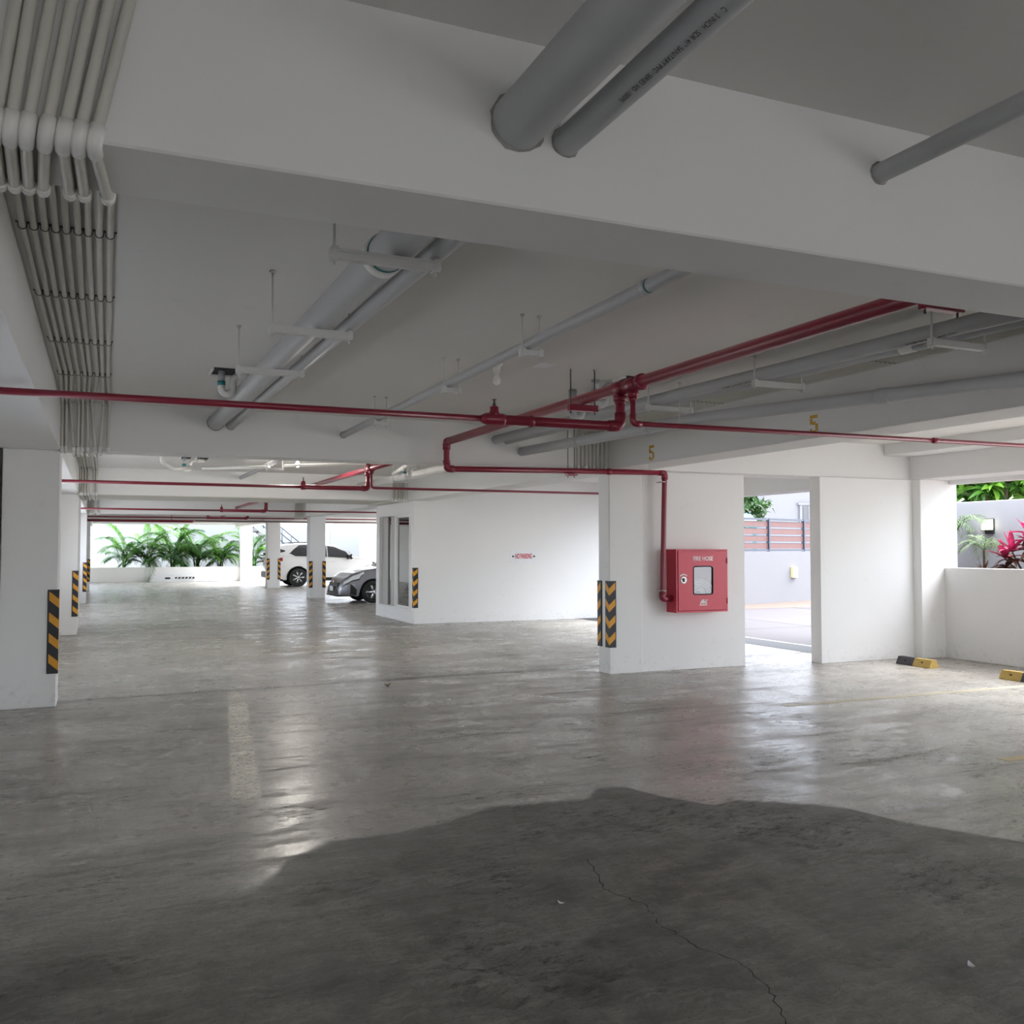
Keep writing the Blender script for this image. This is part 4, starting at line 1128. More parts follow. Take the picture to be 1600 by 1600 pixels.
class Car:
    """local frame: x runs from the tail (0) to the nose (L), y across, z up"""
    def __init__(s, L, W, zbelt, zroof, hood, sill, wheels, wr, plan, tumble=0.16):
        s.L, s.W = L, W
        s.zb, s.zr, s.sill, s.wheels, s.wr, s.plan, s.tumble = zbelt, zroof, sill, wheels, wr, plan, tumble
    def arch(s, x):
        z = s.sill(x)
        for wx in s.wheels:
            d = abs(x - wx); R = s.wr * 1.17
            if d < R: z = max(z, s.wr + math.sqrt(R * R - d * d) * 0.98)
        return z
    def sect(s, x, t, off=0.0):
        """t 0..1 from the lower edge over the shoulder (0.5) to roof centre (1)"""
        hw = s.W / 2 * interp(s.plan, x)
        zl = s.arch(x); zb = interp(s.zb, x); zr = max(interp(s.zr, x), zb + 0.004)
        gh = zr - zb
        if t <= 0.5:
            q = t / 0.5
            z = zl + (zb - zl) * q
            h = max(0.0, min(1.0, (z - 0.2) / (zb - 0.2)))
            y = hw * (0.955 + 0.045 * math.sin(PI * min(1, h * 0.95 + 0.03)) ** 0.7 - 0.035 * max(0, h - 0.62) / 0.38)
            if zl < 0.3 and q < 0.12: y -= 0.02 * (1 - q / 0.12)
            n = Vector((0, 1, 0.05))
        elif t <= 0.82:
            q = (t - 0.5) / 0.32
            ysh = hw * 0.963; inn = min(hw * s.tumble * 1.6, gh * 0.42)
            y = ysh - 0.012 - inn * (q ** 1.25)
            z = zb + gh * 0.90 * q
            n = Vector((0, 0.92, 0.38))
        else:
            q = (t - 0.82) / 0.18
            ysh = hw * 0.963; inn = min(hw * s.tumble * 1.6, gh * 0.42)
            ye = ysh - 0.012 - inn
            y = ye * math.cos(q * PI / 2) ** 0.75 if q < 1 else 0.0
            z = zb + gh * (0.90 + 0.10 * math.sin(q * PI / 2))
            n = Vector((0, 0.3, 0.95))
        n.normalize()
        return Vector((x, y + n.y * off, z + n.z * off))
    def body(s, nx=110, nt_=26):
        mb = MB(); vs = []; fs = []
        xs = [s.L * (0.5 - 0.5 * math.cos(PI * i / nx)) * 0.35 + s.L * i / nx * 0.65 for i in range(nx + 1)]
        ts = [j / nt_ for j in range(nt_ + 1)]
        row = 2 * nt_ + 1
        for x in xs:
            pts = [s.sect(x, t) for t in ts]
            ring = [Vector((p.x, -p.y, p.z)) for p in pts] + [p for p in pts[-2::-1]]
            vs += ring
        for i in range(nx):
            for j in range(row - 1):
                a = i * row + j
                fs.append((a, a + 1, a + 1 + row, a + row))
        fs.append(tuple(range(row))); fs.append(tuple(range(nx * row, nx * row + row))[::-1])
        mb.add(vs, fs, True)
        mb.smooth[-1] = False; mb.smooth[-2] = False
        return mb
    def patch(s, poly_fn, x0, x1, side, nx=24, nt_=8, off=0.006):
        """poly_fn(x) -> (t0,t1) band of the skin, raised by off"""
        mb = MB(); vs = []; fs = []
        for i in range(nx + 1):
            x = x0 + (x1 - x0) * i / nx
            t0, t1 = poly_fn(x)
            for j in range(nt_ + 1):
                p = s.sect(x, t0 + (t1 - t0) * j / nt_, off)
                vs.append((p.x, side * p.y, p.z))
        for i in range(nx):
            for j in range(nt_):
                a = i * (nt_ + 1) + j
                fs.append((a, a + 1, a + nt_ + 2, a + nt_ + 1))
        mb.add(vs, fs, True)
        return mb
def cpart(name, mb, m, par, label=None):
    o = link(name, mb.mesh(name, (0, 0, 0), (m,)), (0, 0, 0), par)
    if label: o['label'] = label
    return o
def wheel(par, x, y, r, side, spokes=7):
    w = MB()
    prof = [(r * 0.66, -0.10), (r * 0.93, -0.105), (r, -0.07), (r, 0.07), (r * 0.93, 0.105), (r * 0.66, 0.10)]
    w.lathe(prof, (x, y, r), 'y', 32)
    wo = cpart('wheel', w, M['tyre'], par)
    ry = y + side * 0.075
    rm = MB().lathe([(r * 0.70, 0.0), (r * 0.70, side * 0.028), (r * 0.63, side * 0.030), (r * 0.60, side * 0.0), (0.001, 0)], (x, ry, r), 'y', 32)
    cpart('rim', rm, M['rim_black'], wo)
    sp = MB()
    for k in range(spokes):
        for dlt in (-0.13, 0.13):
            a = 2 * PI * k / spokes + dlt; a2 = 2 * PI * k / spokes + dlt * 0.6
            sp.tube([(x + 0.04 * math.cos(a), ry + side * 0.024, r + 0.04 * math.sin(a)), (x + r * 0.64 * math.cos(a2), ry + side * 0.024, r + r * 0.64 * math.sin(a2))], 0.014, 6)
    sp.lathe([(0.055, 0), (0.05, side * 0.035), (0.001, side * 0.038)], (x, ry, r), 'y', 16)
    cpart('spokes', sp, M['rim_face'], wo)
    return wo

def suv():
    L = 4.75
    zb = [(0, 1.12), (0.12, 1.17), (0.8, 1.19), (1.8, 1.17), (3.0, 1.12), (3.35, 1.10), (3.9, 1.08), (4.35, 0.99), (4.62, 0.86), (4.75, 0.70)]
    zr = [(0, 1.15), (0.10, 1.36), (0.42, 1.62), (0.75, 1.685), (1.4, 1.715), (2.0, 1.71), (2.5, 1.645), (2.9, 1.46), (3.35, 1.16), (3.6, 1.12), (4.0, 1.10), (4.4, 1.01), (4.65, 0.87), (4.75, 0.70)]
    plan = [(0, 0.80), (0.06, 0.87), (0.25, 0.94), (0.7, 0.985), (1.2, 1.0), (3.6, 1.0), (4.2, 0.955), (4.5, 0.89), (4.68, 0.80), (4.75, 0.70)]
    def sill(x):
        if x < 0.5: return 0.33 - 0.05 * x
        if x > 4.3: return 0.26
        return 0.27
    wr = 0.368
    c = Car(L, 1.93, zb, zr, None, sill, (1.10, 3.93), wr, plan)
    X0, Y0 = 5.955, 38.22
    t = thing('suv', 'white SUV with dark tinted windows parked behind the far columns', 'car', (X0, Y0, 0))
    cpart('body', c.body(), M['car_white'], t)
    for sd in (-1, 1):
        # long side glass with a pointed tail, split at the pillars
        def band(x):
            lo = 0.505 + max(0, (0.98 - x)) * 0.35
            hi = 0.80
            if x < 1.15: hi = 0.505 + (0.80 - 0.505) * max(0.12, min(1, (x - 0.74) / 0.42)) ** 0.6; lo = min(lo, hi - 0.02)
            return lo, hi
        for (a, b2) in ((0.75, 1.55), (1.58, 2.22), (2.26, 3.02)):
            fn = band
            if a > 2.2:
                fn = lambda x: (0.505, min(0.80, 0.505 + 0.295 * max(0.05, min(1, (3.34 - x) / 0.34))))
                b2 = 3.28
            cpart('side_window', c.patch(fn, a, b2, sd), M['car_glass'], t)
        cpart('tail_blade', c.patch(lambda x: (0.60 + (x - 0.2) * 0.10, 0.80 - max(0, x - 0.25) * 0.35), 0.20, 0.60, sd, 10, 6), M['car_glass'], t)
        cpart('tail_lamp', c.patch(lambda x: (0.40, 0.475), 0.03, 0.50 , sd, 10, 3, 0.012), M['lamp_red'], t)
        cpart('sill_trim', c.patch(lambda x: (0.0, 0.05), 1.60, 3.45, sd, 10, 2, 0.008), M['car_black'], t)
        for wx in (1.10, 3.93):
            pts = [(wx + wr * 1.19 * math.cos(PI * k / 14), sd * 0.945, wr + wr * 1.19 * math.sin(PI * k / 14) * 0.98) for k in range(15)]
            cpart('arch_trim', MB().tube(pts, 0.022, 6), M['car_black'], t)
            wheel(t, wx, sd * 0.84, wr, sd)
        mir = MB().box(3.02, 3.16, sd * 0.97, sd * 1.13, 1.10, 1.24, 0.03)
        cpart('mirror', mir, M['car_black'], t)
        cpart('door_handle', MB().box(1.72, 1.90, sd * 0.962 - 0.012, sd * 0.962 + 0.012, 0.985, 1.01, 0.006), M['car_white'], t)
        cpart('door_handle', MB().box(2.40, 2.58, sd * 0.962 - 0.012, sd * 0.962 + 0.012, 0.965, 0.99, 0.006), M['car_white'], t)
        cpart('roof_rail', MB().tube([(0.75, sd * 0.60, 1.69), (1.0, sd * 0.62, 1.735), (2.0, sd * 0.62, 1.735), (2.3, sd * 0.60, 1.68)], 0.014, 6), M['car_black'], t)
        cpart('head_lamp', c.patch(lambda x: (0.40, 0.475), 4.35, 4.70, sd, 8, 3, 0.008), M['lamp_clear'], t)
    # rear face
    cpart('rear_glass', MB().box(-0.012, 0.10, -0.62, 0.62, 1.20, 1.34, 0.01), M['car_glass'], t)
    for sd in (-1, 1):
        cpart('rear_lamp', MB().box(-0.03, 0.04, sd * 0.70 - 0.10, sd * 0.70 + 0.10, 0.93, 1.05, 0.02), M['lamp_red'], t)
    cpart('rear_bumper', MB().box(-0.075, 0.06, -0.80, 0.80, 0.34, 0.60, 0.04), M['car_black'], t)
    cpart('bumper_chrome', MB().box(-0.088, -0.06, -0.70, 0.70, 0.60, 0.64, 0.008), M['chrome'], t)
    cpart('rear_plate', MB().box(-0.03, 0.0, -0.22, 0.22, 0.72, 0.86), M['sign_white'], t)
    cpart('tailgate_trim', MB().box(-0.02, 0.02, -0.50, 0.50, 0.88, 0.91), M['chrome'], t)
    cpart('underbody', MB().box(0.45, 4.35, -0.72, 0.72, 0.22, 0.75), M['void'], t)
    cpart('grille', MB().box(4.68, 4.77, -0.45, 0.45, 0.45, 0.72, 0.01), M['car_black'], t)
    cpart('windscreen', c.patch(lambda x: (0.84, 1.0), 2.58, 3.28, 1, 12, 6, 0.005), M['car_glass'], t)
    cpart('windscreen', c.patch(lambda x: (0.84, 1.0), 2.58, 3.28, -1, 12, 6, 0.005), M['car_glass'], t)
    cpart('antenna', MB().tube([(3.25, -0.70, 1.13), (3.12, -0.74, 1.42)], 0.006, 5), M['car_black'], t)
suv()

def sedan():
    L = 4.40
    zb = [(0, 0.95), (0.5, 1.0), (1.5, 0.985), (2.6, 0.95), (3.15, 0.945), (3.6, 0.90), (4.0, 0.80), (4.22, 0.67), (4.34, 0.52), (4.40, 0.40)]
    zr = [(0, 0.99), (0.4, 1.06), (0.8, 1.18), (1.3, 1.42), (1.9, 1.475), (2.4, 1.40), (2.8, 1.20), (3.2, 0.985), (3.6, 0.935), (4.0, 0.835), (4.22, 0.70), (4.34, 0.53), (4.40, 0.41)]
    plan = [(0, 0.82), (0.1, 0.90), (0.6, 0.98), (1.2, 1.0), (3.4, 1.0), (3.9, 0.975), (4.15, 0.93), (4.32, 0.85), (4.40, 0.74)]
    sill = lambda x: 0.20 if 0.4 < x < 4.0 else 0.22
    wr = 0.315
    c = Car(L, 1.74, zb, zr, None, sill, (0.85, 3.47), wr, plan)
    # nose points to -X: turn by 180 degrees
    t = thing('sedan', 'grey metallic sedan with its nose beside the guard room window', 'car', (5.93 + L, 26.3, 0))
    t.rotation_euler = (0, 0, PI)
    cpart('body', c.body(), M['car_grey'], t)
    for sd in (-1, 1):
        for (a, b2) in ((1.05, 1.85), (1.90, 2.95)):
            cpart('side_window', c.patch(lambda x: (0.505, 0.505 + 0.29 * max(0.05, min(1, (3.1 - x) / 0.4, (x - 0.95) / 0.3))), a, b2, sd), M['car_glass'], t)
        cpart('head_lamp', c.patch(lambda x: (0.36 + 0.05 * (4.27 - x), 0.44 + 0.10 * (4.27 - x)), 3.72, 4.27, sd, 12, 3, 0.008), M['lamp_clear'], t)
        cpart('lamp_bezel', c.patch(lambda x: (0.33 + 0.05 * (4.28 - x), 0.355 + 0.05 * (4.28 - x)), 3.75, 4.28, sd, 10, 2, 0.010), M['car_black'], t)
        cpart('side_intake', c.patch(lambda x: (0.02, 0.30 - 0.9 * (4.10 - x)), 3.93, 4.10, sd, 8, 3, 0.010), M['car_black'], t)
        for wx in (0.85, 3.47): wheel(t, wx, sd * 0.765, wr, sd, 5)
        cpart('mirror', MB().box(2.85, 2.98, sd * 0.88, sd * 1.02, 0.96, 1.08, 0.03), M['car_grey'], t)
        cpart('tail_lamp', c.patch(lambda x: (0.38, 0.46), 0.02, 0.4, sd, 8, 3, 0.01), M['lamp_red'], t)
    gr = MB()
    gr.add([(4.375, -0.50, 0.56), (4.375, 0.50, 0.56), (4.425, 0.645, 0.24), (4.425, -0.645, 0.24), (4.2, -0.50, 0.56), (4.2, 0.50, 0.56), (4.2, 0.645, 0.24), (4.2, -0.645, 0.24)],
           [(0, 1, 2, 3), (4, 7, 6, 5), (0, 4, 5, 1), (1, 5, 6, 2), (2, 6, 7, 3), (3, 7, 4, 0)])
    g = cpart('grille', gr, M['car_black'], t)
    for k in range(4):
        z = 0.28 + 0.065 * k
        cpart('grille_bar', MB().box(4.40 - 0.012 * k, 4.435 - 0.012 * k, -0.55 + 0.02 * k, 0.55 - 0.02 * k, z, z + 0.012), M['rim_black'], g)
    cpart('number_plate', MB().box(4.425, 4.442, -0.19, 0.19, 0.33, 0.46, 0.004), M['sign_white'], t)
    cpart('badge', MB().lathe([(0.055, 0), (0.055, 0.012), (0.04, 0.016), (0.001, 0.016)], (4.375, 0, 0.575), 'x', 16), M['chrome'], t)
    cpart('front_lip', MB().box(4.10, 4.44, -0.66, 0.66, 0.19, 0.225, 0.01), M['car_black'], t)
    cpart('underbody', MB().box(0.4, 4.0, -0.64, 0.64, 0.17, 0.6), M['void'], t)
    cpart('windscreen', c.patch(lambda x: (0.84, 1.0), 2.45, 3.12, 1, 12, 6, 0.005), M['car_glass'], t)
    cpart('windscreen', c.patch(lambda x: (0.84, 1.0), 2.45, 3.12, -1, 12, 6, 0.005), M['car_glass'], t)
sedan()

# ------------------------------------------------------------------ plants
def frond_mesh(name, L, rise, droop, nleaf, leaf_len, leaf_w, mat_, seed, vee=0.5):
    """palm frond growing from the origin towards +x, arching; leaflets in two rows"""
    rnd = random.Random(seed)
    mb = MB()
    n = 10
    rac = []
    for i in range(n + 1):
        t = i / n
        rac.append(Vector((L * (t * 0.72 + 0.10 * t * t), 0, L * (rise * t - droop * t * t))))
    mb.tube(rac, [0.010 * (1 - 0.85 * i / n) + 0.001 for i in range(n + 1)], 5, False)
    def at(t):
        f = t * n; i = min(int(f), n - 1)
        return rac[i].lerp(rac[i + 1], f - i), (rac[i + 1] - rac[i]).normalized()
    for k in range(nleaf):
        t = 0.16 + 0.84 * k / (nleaf - 1)
        p, d = at(t)
        ln = leaf_len * (0.55 + 0.75 * math.sin(PI * min(1, 0.15 + t * 0.85))) * rnd.uniform(0.85, 1.1)
        for sd in (-1, 1):
            out = (Vector((0, sd, 0)) * 0.85 + d * (0.5 + 0.6 * t) + Vector((0, 0, vee * (0.5 - 0.2 * t) + rnd.uniform(-0.12, 0.12)))).normalized()
            side = out.cross(Vector((0, 0, 1)))
            side = side.normalized() if side.length > 1e-3 else Vector((1, 0, 0))
            m1 = p + out * ln * 0.45 + Vector((0, 0, 0.01 * ln))
            tip = p + out * ln + Vector((0, 0, -0.38 * ln))
            w = leaf_w * rnd.uniform(0.8, 1.15)
            a = len(mb.v)
            mb.add([p + side * w * 0.3, p - side * w * 0.3, m1 - side * w * 0.5, m1 + side * w * 0.5, tip], [(0, 1, 2, 3), (3, 2, 4)], False)
    return mb.mesh(name, (0, 0, 0), (mat_,))
FR = {}
for k, (m, L, rise, droop, vee) in enumerate((('palm_a', 1.5, 1.25, 0.75, 0.5), ('palm_a', 1.35, 0.95, 0.85, 0.3), ('palm_b', 1.6, 1.35, 0.65, 0.6), ('palm_b', 1.4, 1.05, 0.9, 0.4), ('palm_a', 1.2, 0.6, 0.8, 0.2))):
    FR[k] = frond_mesh('frond', L, rise, droop, 38, 0.42, 0.027, M[m], 20 + k, vee)
def palm(x, y, z, nf, sc, label, seed, group='palms behind the far planter wall', kinds=(0, 1, 2, 3, 4), name='areca_palm'):
    rnd = random.Random(seed)
    p = thing(name, label, 'palm', (x, y, z), group)
    st = MB()
    for k in range(4):
        a = rnd.uniform(0, 2 * PI)
        q = Vector((0.10 * math.cos(a), 0.10 * math.sin(a), 0))
        st.tube([q, q * 1.6 + Vector((0, 0, 0.35 * sc)), q * 2.4 + Vector((0, 0, 0.75 * sc))], [0.03 * sc, 0.024 * sc, 0.014 * sc], 6)
    link('stems', st.mesh('stems', (0, 0, 0), (M['palm_b'],)), (0, 0, 0), p)
    for k in range(nf):
        f = link('frond', FR[rnd.choice(kinds)], (rnd.uniform(-0.16, 0.16) * sc, rnd.uniform(-0.12, 0.12) * sc, rnd.uniform(0.0, 0.65) * sc), p)
        f.rotation_euler = (rnd.uniform(-0.25, 0.25), rnd.uniform(-0.35, 0.25), 2 * PI * k / nf * 2.4 + rnd.uniform(-0.4, 0.4))
        s_ = sc * rnd.uniform(0.75, 1.15)
        f.scale = (s_, s_, s_)
    return p
palm(0.9, 46.3, 0.60, 17, 1.0, 'areca palm at the far left end of the planter, low and bushy', 1)
palm(1.9, 46.6, 0.60, 22, 1.05, 'dark areca palm, second clump from the left in the far planter', 2)
palm(3.05, 46.2, 0.60, 26, 1.25, 'tall areca palm in the middle of the far planter opening', 3)
palm(4.1, 46.7, 0.60, 24, 1.2, 'bright areca palm right of the middle in the far planter', 4, kinds=(0, 2, 3))
palm(5.1, 46.3, 0.60, 20, 1.0, 'areca palm in the far planter beside the far column', 5)
palm(6.75, 46.9, 0.60, 20, 1.05, 'areca palm right of the far column, under the stair', 6)
# a frond hanging down over the planter wall
fb = thing('hanging_frond', 'grey green palm frond drooping over the far planter wall', 'frond', (2.15, 45.25, 0.95), None)
f = link('frond', frond_mesh('frond', 0.9, 0.35, 1.25, 20, 0.30, 0.03, M['grey_palm'], 77), (0, 0, -0.05), fb)
f.rotation_euler = (0, 0.1, math.radians(-115))

def blade_mesh(name, n, L, w, mat_, seed, spread=1.0, curl=0.5, twist=0.3, hole=0.0):
    """rosette of broad blades, each with a fold and an arch"""
    rnd = random.Random(seed); mb = MB()
    for k in range(n):
        az = 2.399963 * k + rnd.uniform(-0.2, 0.2)
        el = math.radians(rnd.uniform(15, 85)) * (1 - 0.25 * spread) + 0.12
        l = L * rnd.uniform(0.7, 1.1)
        d = Vector((math.cos(az) * math.cos(el), math.sin(az) * math.cos(el), math.sin(el)))
        sd = Vector((-math.sin(az), math.cos(az), 0))
        up = sd.cross(d) * -1
        vs = []; m = 6
        for i in range(m + 1):
            t = i / m
            c = d * l * t + Vector((0, 0, -curl * l * t * t * math.cos(el)))
            ww = w * math.sin(PI * min(1, 0.10 + 0.90 * t)) ** 0.8 * 0.5
            vs += [c - sd * ww + Vector((0, 0, ww * 0.35)), c, c + sd * ww + Vector((0, 0, ww * 0.35))]
        fs = []
        for i in range(m):
            for j in range(2):
                a = i * 3 + j
                fs.append((a, a + 1, a + 4, a + 3))
        mb.add(vs, fs, True)
    return mb.mesh(name, (0, 0, 0), (mat_,))

# red ti plants in the side garden
def ti_plant(x, y, z, label, seed, hs):
    rnd = random.Random(seed)
    t = thing('ti_plant', label, 'plant', (x, y, z), 'red ti plants in the side garden')
    for k, (dx, dy, h) in enumerate(hs):
        st = MB().tube([(dx * 0.3, dy * 0.3, 0), (dx, dy, h)], [0.016, 0.010], 6)
        link('cane', st.mesh('cane', (0, 0, 0), (M['bark'],)), (0, 0, 0), t)
        link('leaf_rosette', blade_mesh('leaf_rosette', 13, 0.33, 0.085, M['ti'], seed + k, 0.5, 0.35), (dx, dy, h), t)
        link('lower_leaves', blade_mesh('lower_leaves', 11, 0.34, 0.07, M['ti_dark'], seed + 50 + k, 1.6, 0.9), (dx, dy, h - 0.14), t)
    return t
ti_plant(11.75, 9.16, 1.12, 'crimson ti plant with maroon lower leaves above the low wall', 31, [(0, 0, 0.46), (-0.10, 0.20, 0.34), (0.10, 0.08, 0.58), (0.05, -0.22, 0.50), (-0.05, 0.35, 0.24)])
ti_plant(11.7, 8.2, 1.12, 'crimson ti plant farther along the low wall, cut by the picture edge', 41, [(0, 0, 0.5), (0.1, 0.25, 0.42), (-0.08, 0.2, 0.56)])
FR['g'] = frond_mesh('frond', 0.75, 1.0, 0.95, 20, 0.26, 0.018, M['grey_palm'], 91, 0.35)
def slim_palm(x, y, z, trunk, nf, sc, label, seed):
    rnd = random.Random(seed)
    p = thing('slim_palm', label, 'palm', (x, y, z), 'slim palms in the side garden')
    link('trunk', MB().tube([(0, 0, 0), (0.01, 0.01, trunk)], [0.022, 0.015], 7).mesh('trunk', (0, 0, 0), (M['bark'],)), (0, 0, 0), p)
    for k in range(nf):
        f = link('frond', FR['g'], (0, 0, trunk), p)
        f.rotation_euler = (0, rnd.uniform(-0.3, 0.3), 2 * PI * k / nf + rnd.uniform(-0.3, 0.3)); s_ = sc * rnd.uniform(0.8, 1.1); f.scale = (s_, s_, s_)
slim_palm(11.72, 9.88, 1.12, 0.36, 10, 0.66, 'slim pale green palm below the wall lamp', 5)
slim_palm(12.15, 10.75, 1.12, 0.62, 9, 0.85, 'slim pale palm at the corner column, half hidden', 8)
yk = thing('spiky_plant', 'small dark spiky plant at the foot of the slim palm', 'plant', (11.5, 9.72, 1.12))
link('leaves', blade_mesh('leaves', 16, 0.26, 0.022, M['ti_dark'], 12, 0.7, 0.3), (0, 0, 0.03), yk)

# trees: trunk, limbs and clusters of broad leaves
def leaf_cluster(name, n, L, w, mat_, seed):
    return blade_mesh(name, n, L, w, mat_, seed, 0.9, 0.7)
M['leaf_far'] = leafy('dark_tree_leaf', (0.008, 0.030, 0.007), (0.035, 0.11, 0.012), 3)  # leaf green set darker to suit the outdoor exposure
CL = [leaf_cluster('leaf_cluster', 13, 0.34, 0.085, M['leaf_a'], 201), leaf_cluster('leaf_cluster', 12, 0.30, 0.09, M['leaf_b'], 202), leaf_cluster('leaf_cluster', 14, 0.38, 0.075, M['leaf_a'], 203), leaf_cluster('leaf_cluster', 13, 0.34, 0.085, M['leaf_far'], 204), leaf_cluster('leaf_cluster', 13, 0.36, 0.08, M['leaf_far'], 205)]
def tree(x, y, z, h, rx, ry, rz, ncl, label, seed, sc=1.0, kinds=(0, 1, 2), group='trees outside the garage', name='broadleaf_tree'):
    rnd = random.Random(seed)
    t = thing(name, label, 'tree', (x, y, z), group)
    tr = MB().tube([(0, 0, 0), (0.06, 0.03, h * 0.5), (0, 0.05, h)], [0.13, 0.10, 0.05], 8)
    ends = []
    for k in range(6):
        a = 2 * PI * k / 6 + rnd.uniform(-0.3, 0.3)
        e = Vector((rx * 0.7 * math.cos(a), ry * 0.7 * math.sin(a), h + rnd.uniform(-0.4, 0.5) * rz))
        tr.tube([(0, 0, h * 0.6), (e.x * 0.5, e.y * 0.5, h * 0.85), e], [0.06, 0.04, 0.015], 6)
    link('trunk', tr.mesh('trunk', (0, 0, 0), (M['bark'],)), (0, 0, 0), t)
    for k in range(ncl):
        while True:
            v = Vector((rnd.uniform(-1, 1), rnd.uniform(-1, 1), rnd.uniform(-1, 1)))
            if 0.25 < v.length < 1: break
        c = link('leaf_cluster', CL[rnd.choice(kinds)], (v.x * rx, v.y * ry, h + v.z * rz), t)
        c.rotation_euler = (rnd.uniform(-0.6, 0.6), rnd.uniform(-0.6, 0.6), rnd.uniform(0, 6.28)); s_ = sc * rnd.uniform(0.8, 1.3); c.scale = (s_, s_, s_)
    return t
tree(14.3, 11.7, 0, 2.9, 1.2, 1.0, 0.75, 240, 'dense green tree behind the garden wall, left of the wall lamp', 61)
tree(14.4, 10.0, 0, 3.0, 1.2, 1.1, 0.8, 240, 'broad leaved green tree behind the garden wall above the wall lamp', 62, 1.1, (0, 1, 1))
tree(14.6, 8.3, 0, 3.0, 1.2, 1.2, 0.8, 160, 'green tree behind the garden wall above the ti plants', 63)
tree(21.75, 29.0, 0, 3.0, 1.1, 1.0, 0.9, 130, 'dark green tree behind the brown slat fence', 64, 1.0, (3, 3, 4))
tree(12.9, 47.2, 0, 1.9, 0.75, 0.75, 0.85, 90, 'bright green tree outside the far right corner by the SUV', 65, 0.8, (1, 1, 0))

# wall lamp on the garden wall
wl = thing('wall_lamp', 'small glowing wall lamp with slatted lower half on the garden wall', 'wall lamp', (12.6, 10.5, 1.735))
part('back_plate', MB().box(12.575, 12.6, 10.42, 10.585, 1.735, 1.97, 0.006), M['car_black'], wl)
lp = MB(); n = 10
pr = [(12.575, 1.80)] + [(12.575 - 0.075 * math.sin(PI * k / 2 / n), 1.80 + 0.155 * math.cos(PI * k / 2 / n) ) for k in range(n + 1)]
lp.prism(pr, lambda q: (q[0], 10.43, q[1]), lambda q: (q[0], 10.575, q[1]))
part('lit_shade', lp, M['lamp_glow'], wl)
for k in range(3):
    part('slat', MB().box(12.50 + 0.012 * k, 12.58, 10.425, 10.58, 1.782 - 0.02 * k, 1.79 - 0.02 * k), M['car_black'], wl)

# ------------------------------------------------------------------ boundary fence, neighbour house
def on_wall(s_, off=0.1): return a0 + dv * s_ + nv * off
fence = thing('slat_fence', 'brown board fence with grey steel posts on the boundary wall', 'fence', on_wall(0) + Vector((0, 0, 1.42)))
M['board'] = plain('brown_composite_board', (0.115, 0.050, 0.045), 0.6, 0, 0.15, 6)
M['fence_steel'] = plain('blue_grey_steel', (0.035, 0.042, 0.065), 0.45, 0.1)
Lw = (a1 - a0).length
def slab(s0, s1, o0, o1, z0, z1):
    P = [on_wall(s0, o0), on_wall(s1, o0), on_wall(s1, o1), on_wall(s0, o1)]
    return MB().prism([(q.x, q.y) for q in P], lambda q: (q[0], q[1], z0), lambda q: (q[0], q[1], z1))
for k in range(4):
    z = 1.50 + k * 0.200
    part('board', slab(0, Lw, 0.09, 0.11, z, z + 0.152), M['board'], fence)
for z in (1.43, 2.285):
    part('rail', slab(0, Lw, 0.06, 0.14, z, z + 0.055), M['fence_steel'], fence)
for k in range(1, 8):
    z = 1.505 + (k // 2) * 0.2 + (0.152 if k % 2 else 0)
    part('thin_rail', slab(0, Lw, 0.085, 0.115, z - 0.012, z), M['fence_steel'], fence)
for k in range(6):
    s_ = 1.12 + k * 1.75
    part('post', slab(s_ - 0.03, s_ + 0.03, 0.05, 0.15, 1.38, 2.34), M['fence_steel'], fence)
yb = on_wall(5.65, 0)
o = solid('meter_box', slab(5.55, 5.78, -0.08, 0.0, 0.68, 0.98), plain('yellowed_box', (0.62, 0.52, 0.26), 0.6), 'pale yellow box on the boundary wall at the edge of the entrance', 'box')
house = thing('neighbour_house', 'white neighbour house with a grey framed window behind the fence', 'house', (24, 32, 0))
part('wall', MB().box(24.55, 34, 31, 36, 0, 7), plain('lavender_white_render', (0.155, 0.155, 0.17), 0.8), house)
wf = part('window', MB().box(26.25, 27.6, 30.93, 31.0, 2.4, 3.34).box(26.15, 27.7, 30.9, 30.95, 3.28, 3.36), M['out_wall'], house)
part('pane', MB().box(26.40, 27.5, 30.91, 30.935, 2.4, 3.24), plain('grey_curtained_pane', (0.055, 0.057, 0.065), 0.2), wf)
for k in range(3):
    part('mullion', MB().box(26.40 + 0.27 * (k + 1), 26.44 + 0.27 * (k + 1), 30.895, 30.93, 2.4, 3.26), M['out_wall'], wf)
solid('turquoise_roof', MB().add([(19.6, 27.3, 2.30), (21.45, 27.3, 2.30), (21.45, 27.9, 2.75), (19.6, 27.9, 2.75), (19.6, 27.3, 2.24), (21.45, 27.3, 2.24), (21.45, 27.9, 2.68), (19.6, 27.9, 2.68)], [(0, 1, 2, 3), (4, 7, 6, 5), (0, 4, 5, 1), (1, 5, 6, 2), (2, 6, 7, 3), (3, 7, 4, 0)]).box(19.7, 19.8, 27.5, 27.6, 0, 2.45).box(21.3, 21.4, 27.5, 27.6, 0, 2.45), plain('turquoise_sheet', (0.03, 0.115, 0.115), 0.6), 'turquoise sheet roof just above the fence under the tree', 'roof')

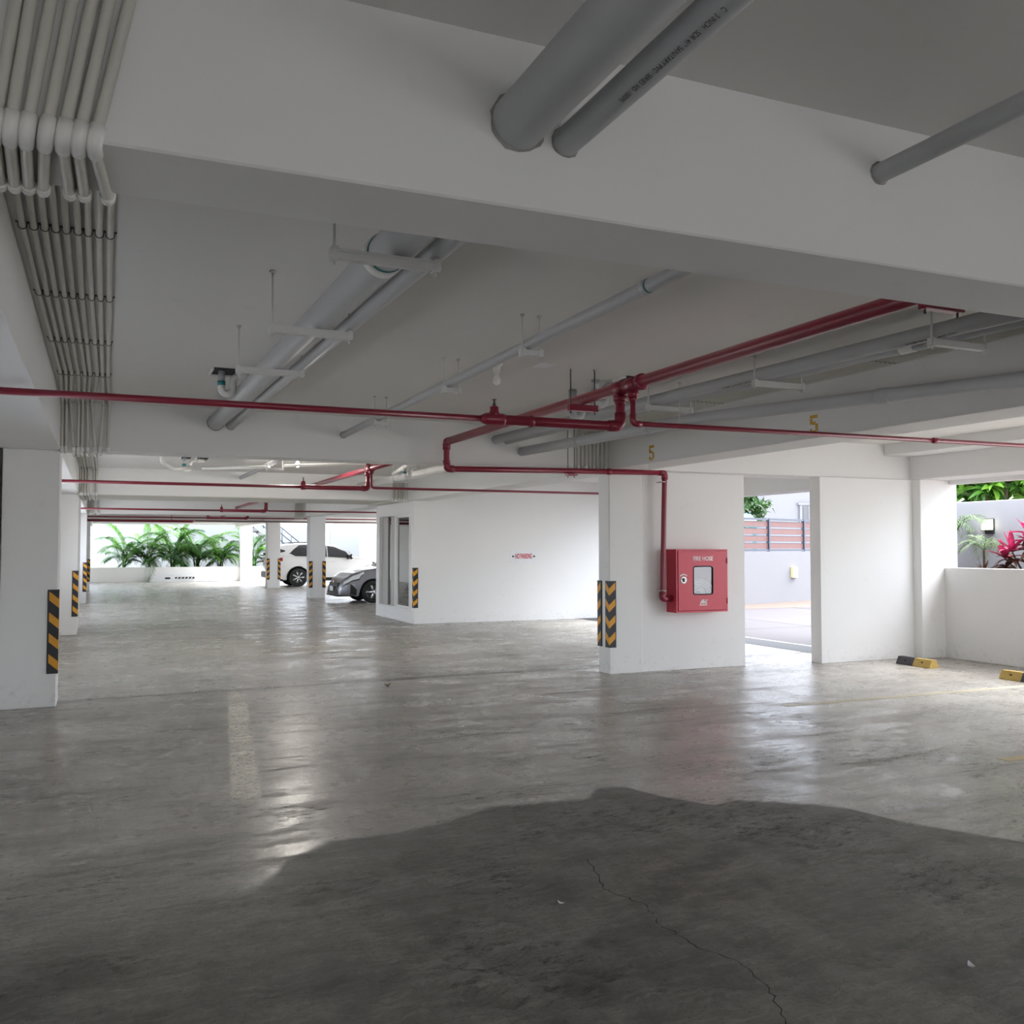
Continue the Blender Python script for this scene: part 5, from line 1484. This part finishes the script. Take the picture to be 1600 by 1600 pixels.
# ------------------------------------------------------------------ outside stair at the far end
st = thing('outside_stair', 'outdoor stair with brown treads and white railing beyond the SUV roof', 'stair', (7.5, 47.6, 0))
M['tread'] = plain('brown_tread', (0.10, 0.065, 0.055), 0.7)
sl = 0.82
for k in range(15):
    x = 9.6 - 0.27 * k; z = 0.30 + 0.27 * sl * k
    part('tread', MB().box(x - 0.30, x, 47.1, 48.4, z, z + 0.05), M['tread'], st)
P0, P1 = (9.75, 0.05), (5.4, 0.05 + (9.75 - 5.4) * sl)
for y in (47.02, 48.4):
    part('stringer', MB().prism([(P0[0], P0[1]), (P1[0], P1[1]), (P1[0], P1[1] + 0.32), (P0[0], P0[1] + 0.32)], lambda q: (q[0], y, q[1]), lambda q: (q[0], y + 0.08, q[1])), M['far_wall'], st)
for k in range(9):
    x = 9.45 - 0.45 * k; z = 0.40 + (9.6 - x) * sl
    part('post', MB().cyl((x, 47.06, z - 0.1), (x, 47.06, z + 0.85), 0.022, 6), M['fence_steel'], st)
for dz in (0.85, 0.55, 0.2):
    part('rail', MB().tube([(9.5, 47.06, 0.48 + dz), (5.8, 47.06, 0.48 + 3.7 * sl + dz)], 0.025, 6), M['fence_steel'], st)
part('landing', MB().box(5.0, 6.35, 47.02, 48.48, 3.45, 3.6), M['out_wall'], st)

# white barrier arm lying against the far planter wall
ba = thing('barrier_board', 'white low barrier with striped black strip lying at the far planter wall', 'barrier', (2.9, 44.85, 0))
part('board', MB().box(1.93, 3.86, 44.78, 44.92, 0.0, 0.30, 0.01), M['sign_white'], ba)
part('strip', MB().box(3.02, 3.84, 44.768, 44.78, 0.14, 0.22), M['black_rubber'], ba)
part('strip', MB().box(2.60, 2.82, 44.768, 44.78, 0.13, 0.21), M['black_rubber'], ba)
for k in range(5):
    x = 3.08 + 0.15 * k
    part('stripe', MB().prism([(x, 0.145), (x + 0.05, 0.145), (x + 0.09, 0.215), (x + 0.04, 0.215)], lambda q: (q[0], 44.764, q[1]), lambda q: (q[0], 44.769, q[1])), M['white_print'], ba)
part('end_cap', MB().lathe([(0.07, 0), (0.07, -0.02), (0.001, -0.02)], (1.97, 44.78, 0.18), 'y', 12), M['steel'], ba)
